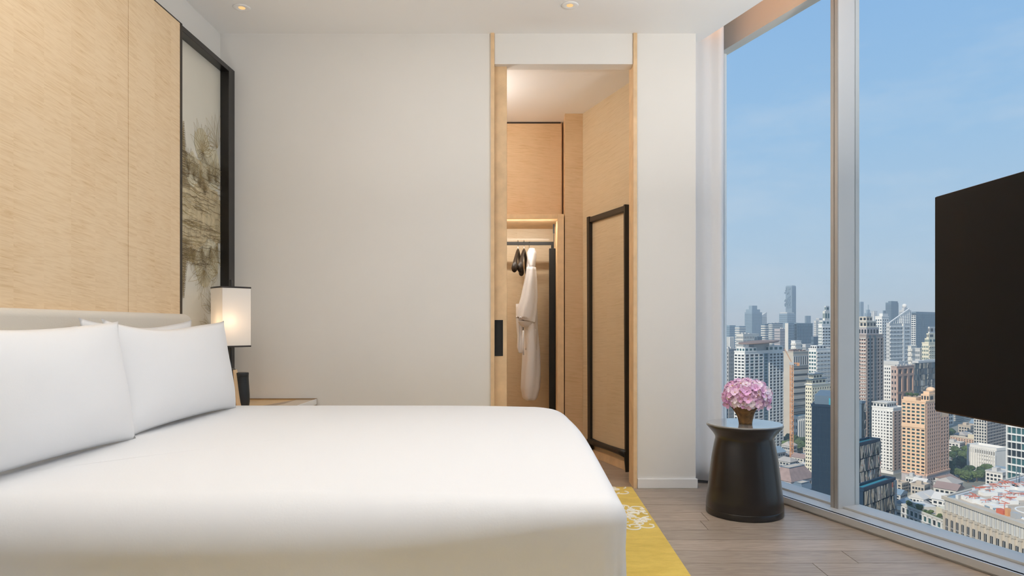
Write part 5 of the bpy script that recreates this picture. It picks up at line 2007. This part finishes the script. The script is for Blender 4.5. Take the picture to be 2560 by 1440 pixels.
# helipad ring and clutter
q = roofpt(2592, 1278, .4)
MB().loft([[(q[0] + r * math.cos(k * math.pi / 32), q[1] + r * math.sin(k * math.pi / 32), ZR + z) for k in range(64)] for r, z in ((8.4, .1), (8.4, .45), (7.7, .45), (7.7, .1))], cap=False).build('helipad_ring', 'c_white', sb)
m_ = MB()
sbox(m_, 14, 120, 5.5, 7.5, ZR + .2, ZR + .5)
m_.build('white_walkway', 'c_white', sb)
for i, (s, o, w, l, h, mm_) in enumerate(((30, 2.5, 4, 2.5, 2.0, 'c_red'), (35, 2.5, 1.6, 1.6, 3.5, 'c_crane'), (38, 2.6, 3, 2.5, 2.5, 'c_grey'), (66, 8, 3, 3, 2, 'c_lightgrey'), (20, 5, 6, 3, .8, 'c_bluegrey'), (95, 14, 8, 5, 3, 'c_lightgrey'))):
    m_ = MB()
    sbox(m_, s, s + w, o, o + l, ZR + .2, ZR + .2 + h)
    m_.build('roof_unit', mm_, sb)
am = MB()
for s, o in ((60, 8), (66, 7)):
    q = back(s, o)
    am.tube([(q[0], q[1], ZR), (q[0], q[1], ZR + 9)], .15, 5)
am.build('aerial', 'c_steel', sb)


# ------------------------------------------------------------------ trees
def tree_mesh(seed, m_):
    random.seed(seed)
    bm = bmesh.new()
    for k in range(7):
        a = random.uniform(0, 6.28)
        r = random.uniform(.0, .55)
        c = Vector((r * math.cos(a), r * math.sin(a), random.uniform(.75, 1.45)))
        s = random.uniform(.38, .62)
        ret = bmesh.ops.create_icosphere(bm, subdivisions=3, radius=s)
        for v in ret['verts']:
            n = v.co.normalized()
            v.co = v.co * (1 + .30 * mnoise.noise(n * 3.2 + Vector((k, seed, 0))) + .22 * mnoise.noise(n * 8 + Vector((seed, k, 3)))) + c
            v.co.z = c.z + (v.co.z - c.z) * .85
    me = bpy.data.meshes.new('crown')
    bm.to_mesh(me)
    bm.free()
    me.materials.append(MATS[m_])
    return me


crowns = [tree_mesh(1, 'leaf_dark'), tree_mesh(2, 'leaf_mid'), tree_mesh(3, 'leaf_dark'), tree_mesh(4, 'leaf_mid')]
trunk = MB().lathe([(.10, 0), (.07, .5), (.05, 1.0)], seg=8).mesh('trunk', 'bark')


def tree(x, y, z, s, label, group, i, name='tree'):
    if z < GZ + 1:
        TREES.append((x, y, s * .75))
    t_ = thing(name, label, 'tree' if name == 'tree' else 'shrub', (x, y, z), random.uniform(0, 6.28), group)
    for nm, me in (('crown', crowns[i % 4]), ('trunk', trunk)):
        o = bpy.data.objects.new(nm, me)
        o.parent = t_
        o.scale = (s, s, s * .95)
        COL.objects.link(o)
    return t_


random.seed(55)


def gpt(xp, yp):
    d = (CAMZ - GZ) * FPX / (yp - VPY)
    return (xp - VPX) / FPX * d, d


def clear_gpt(xp, yp, r=7.0):
    """ground point, moved nearer until it is clear of every building"""
    x, y = gpt(xp, yp)
    for _ in range(30):
        if not any(L > 0 and -L - r < (inv @ Vector((x, y, GZ))).x < r and -r < (inv @ Vector((x, y, GZ))).y < R + r for (inv, L, R) in FOOT):
            break
        y -= 6
        x = (xp - VPX) / FPX * y
    return x, y


for i, (xp, yp) in enumerate(((1962, 1112), (1972, 1104), (1984, 1116), (1996, 1110), (2006, 1120), (1968, 1126), (1980, 1128), (2000, 1128), (2012, 1132), (1990, 1134))):
    x, y = clear_gpt(xp, yp)
    tree(x, y, GZ, random.uniform(5, 7.5), 'dark leafy tree in the grove below the crane', 'grove below the crane', i)
for i, (xp, yp) in enumerate(((2380, 1150), (2390, 1140), (2402, 1146), (2414, 1138), (2378, 1175), (2392, 1168), (2404, 1172), (2412, 1160), (2386, 1192), (2398, 1200), (2410, 1196), (2420, 1206), (2430, 1200), (2442, 1204), (2454, 1198), (2466, 1194), (2424, 1188), (2372, 1100), (2380, 1090), (2376, 1118), (2390, 1112))):
    x, y = clear_gpt(xp, yp)
    tree(x, y, GZ, random.uniform(4.5, 7), 'leafy street tree around the white ribbed building', 'trees around the white ribbed building', i)
# roof garden planting
for i in range(14):
    f = random.uniform(.05, .95)
    loc = MW[GARDEN.root.name] @ Vector((-GARDEN.L * f, random.uniform(.04, .30) * GARDEN.R, GARDEN.H + .1))
    tree(loc.x, loc.y, loc.z, random.uniform(1.0, 2.4), 'small shrub planted along the roof garden edge', 'roof garden shrubs', i, 'roof_shrub')
for i in range(5):
    loc = MW[ORANGE.root.name] @ Vector((-ORANGE.L * (.52 + .1 * i), ORANGE.R * (.14 + .03 * (i % 2)), ORANGE.H + 3.02))
    tree(loc.x, loc.y, loc.z, 1.9, 'small tree on top of the orange tower', 'trees on the orange tower', i)
pb = MB()
for k in range(5):
    loc = [Vector((-GARDEN.L * (.1 + .17 * k), GARDEN.R * y_, GARDEN.H)) for y_ in (.05, .09)]
    pb.box(-GARDEN.L * (.22 + .17 * k), -GARDEN.L * (.08 + .17 * k), GARDEN.R * .03, GARDEN.R * .10, GARDEN.H + .1, GARDEN.H + 1.0)
pb.build('planter', 'leaf_mid', GARDEN.root, world=False)
GARDEN.tier((.1, .45), (.35, .8), .2, 5, 'c_cream')
GARDEN.tier((.6, .9), (.2, .7), .2, 3, 'c_offwhite')


# ------------------------------------------------------------------ low-rise roofs on the ground
def house_proto(kind, wall, roof):
    w, l, h = 1.0, 1.0, 1.0
    parts = [('walls', box(-.5, .5, -.5, .5, 0, h).mesh('walls', wall))]
    if kind == 'gable':
        m_ = MB().add([(-.55, -.55, h), (.55, -.55, h), (.55, .55, h), (-.55, .55, h), (-.55, 0, h + .4), (.55, 0, h + .4)],
                      [(0, 1, 5, 4), (2, 3, 4, 5), (0, 4, 3), (1, 2, 5), (0, 3, 2, 1)])
        parts.append(('roof', m_.mesh('roof', roof)))
    elif kind == 'hip':
        m_ = MB().add([(-.56, -.56, h), (.56, -.56, h), (.56, .56, h), (-.56, .56, h), (-.25, 0, h + .35), (.25, 0, h + .35)],
                      [(0, 1, 5, 4), (2, 3, 4, 5), (3, 0, 4), (1, 2, 5), (0, 3, 2, 1)])
        parts.append(('roof', m_.mesh('roof', roof)))
    else:
        m_ = MB()
        for a in ((-.52, .52, -.52, -.46), (-.52, .52, .46, .52), (-.52, -.46, -.46, .46), (.46, .52, -.46, .46)):
            m_.box(*a, h, h + .10)
        m_.box(-.46, .46, -.46, .46, h, h + .02)
        m_.box(-.3, .0, -.2, .2, h, h + .28)
        parts.append(('roof', m_.mesh('roof', roof)))
    g = MB()
    for r in range(3):
        for c in range(4):
            a, z = -.42 + .22 * c, .12 + .29 * r
            g.box(a, a + .14, -.51, -.49, z, z + .16)
            g.box(.49, .51, a, a + .14, z, z + .16)
            g.box(-.51, -.49, a, a + .14, z, z + .16)
    parts.append(('windows', g.mesh('windows', 'g_dark')))
    return parts


HP = [house_proto('flat', 'c_offwhite', 'c_roofpale'), house_proto('gable', 'c_white', 'c_roofpale'), house_proto('hip', 'c_lightgrey', 'c_roof'), house_proto('flat', 'c_beige', 'c_rooftan'),
      house_proto('gable', 'c_offwhite', 'c_rooftile'), house_proto('flat', 'c_white', 'c_lightgrey'), house_proto('gable', 'c_lightgrey', 'c_bluegrey')]


def house(x, y, w, l, h, rz, i, label, group):
    t_ = thing('low_building', label, 'building', (x, y, GZ), rz, group)
    for nm, me in HP[i % len(HP)]:
        o = bpy.data.objects.new(nm, me)
        o.parent = t_
        o.scale = (w, l, h)
        if nm == 'windows':
            o['kind'] = 'stuff'
        COL.objects.link(o)


random.seed(66)
placed = []


def try_house(x, y, lo, hi, hlo, hhi, label, group, clear=.8):
    w, l = random.uniform(lo, hi), random.uniform(lo, hi)
    r = max(w, l) * clear
    for (inv, L, R) in FOOT:
        q = inv @ Vector((x, y, GZ))
        if L < 0:
            if x > A_.x - r - 2 and y < A_.y + r + 40:
                return
            continue
        if -L - r < q.x < r and -r < q.y < R + r:
            return
    for (tx, ty, tr_) in TREES:
        if math.hypot(x - tx, y - ty) < tr_ + r:
            return
    for (fx, fy, fr) in placed:
        if math.hypot(x - fx, y - fy) < (fr + max(w, l)) * .66:
            return
    placed.append((x, y, max(w, l)))
    house(x, y, w, l, random.uniform(hlo, hhi), -math.radians(54) + random.choice((0, 1.5708)) + random.uniform(-.08, .08), random.randrange(7), label, group)


for k in range(700):            # white shops and houses at the foot of the orange tower
    x, y = gpt(random.uniform(2232, 2375), random.uniform(1222, 1300))
    try_house(x, y, 8, 16, 6, 11, 'small pale roofed shop house at the foot of the orange tower', 'shop houses by the orange tower', .62)
for k in range(400):            # roofs below the drum table side
    x, y = gpt(random.uniform(1925, 2032), random.uniform(1132, 1215))
    try_house(x, y, 9, 17, 6, 12, 'low roofed building between the grove and the mansard block', 'low roofs below the grove', .62)
for k in range(160):
    x, y = gpt(random.uniform(2365, 2520), random.uniform(1080, 1215))
    try_house(x, y, 10, 20, 6, 12, 'low roofed building among the trees under the television', 'low roofs among the trees', .62)
for k in range(700):            # everything else out to the horizon
    d = 620 + 3600 * random.random() ** 1.4
    x = d * random.uniform(.27, .76)
    big = d > 1000
    try_house(x, d, 18 if not big else 26, 34 if not big else 60, 10, 26 if not big else (45 if d < 1800 else 70), 'distant mid-rise block in the hazy carpet of rooftops', 'hazy mid-rise blocks', .66)

# the rest of the city to either side of the view, too many blocks to count
random.seed(90)
far, farw = MB(), MB()
for k in range(1500):
    d = 380 + 4200 * random.random() ** 1.3
    u = random.choice((random.uniform(-.9, .262), random.uniform(.772, 1.7)))
    x = d * u
    w, l = random.uniform(16, 44), random.uniform(16, 44)
    h = random.uniform(8, 30) if random.random() < .72 else random.uniform(45, 125)
    if d < 480:
        h = min(h, 40)
    a = -math.radians(54)
    ca, sa = math.cos(a), math.sin(a)

    def q(p, r):
        return (x + p * ca - r * sa, d + p * sa + r * ca)
    far.prism([q(-w / 2, -l / 2), q(w / 2, -l / 2), q(w / 2, l / 2), q(-w / 2, l / 2)], GZ, GZ + h)
    n = max(2, int(h / 4.5))
    for r in range(n):
        z = GZ + h * (r + .3) / n
        farw.prism([q(-w * .46, -l / 2 - .15), q(w * .46, -l / 2 - .15), q(w * .46, -l * .4), q(-w * .46, -l * .4)], z, z + h * .42 / n)
        farw.prism([q(w * .4, -l * .46), q(w / 2 + .15, -l * .46), q(w / 2 + .15, l * .46), q(w * .4, l * .46)], z, z + h * .42 / n)
fo = thing('distant_city', 'endless carpet of pale city blocks stretching beyond the towers', 'city', (0, 0, 0), kind='stuff')
far.build('blocks', 'c_offwhite', fo, world=False)
farw.build('window_strips', 'g_grey', fo, world=False)

# ------------------------------------------------------------------ haze over the city
hz = MB().box(-3500, 9000, 130, 9400, GZ - 5, 170).build('haze', None)
hm = bpy.data.materials.new('city_haze')
hm.use_nodes = True
nt = hm.node_tree
for n in list(nt.nodes):
    nt.nodes.remove(n)
vsn = nt.nodes.new('ShaderNodeVolumeScatter')
vsn.inputs['Color'].default_value = (0.66, 0.83, 1.0, 1)
vsn.inputs['Density'].default_value = 1.0 / 4300.0
vsn.inputs['Anisotropy'].default_value = 0.0
on = nt.nodes.new('ShaderNodeOutputMaterial')
nt.links.new(vsn.outputs[0], on.inputs['Volume'])
hz.data.materials.append(hm)
tag(hz, 'pale blue haze hanging over the city', 'haze', kind='stuff')
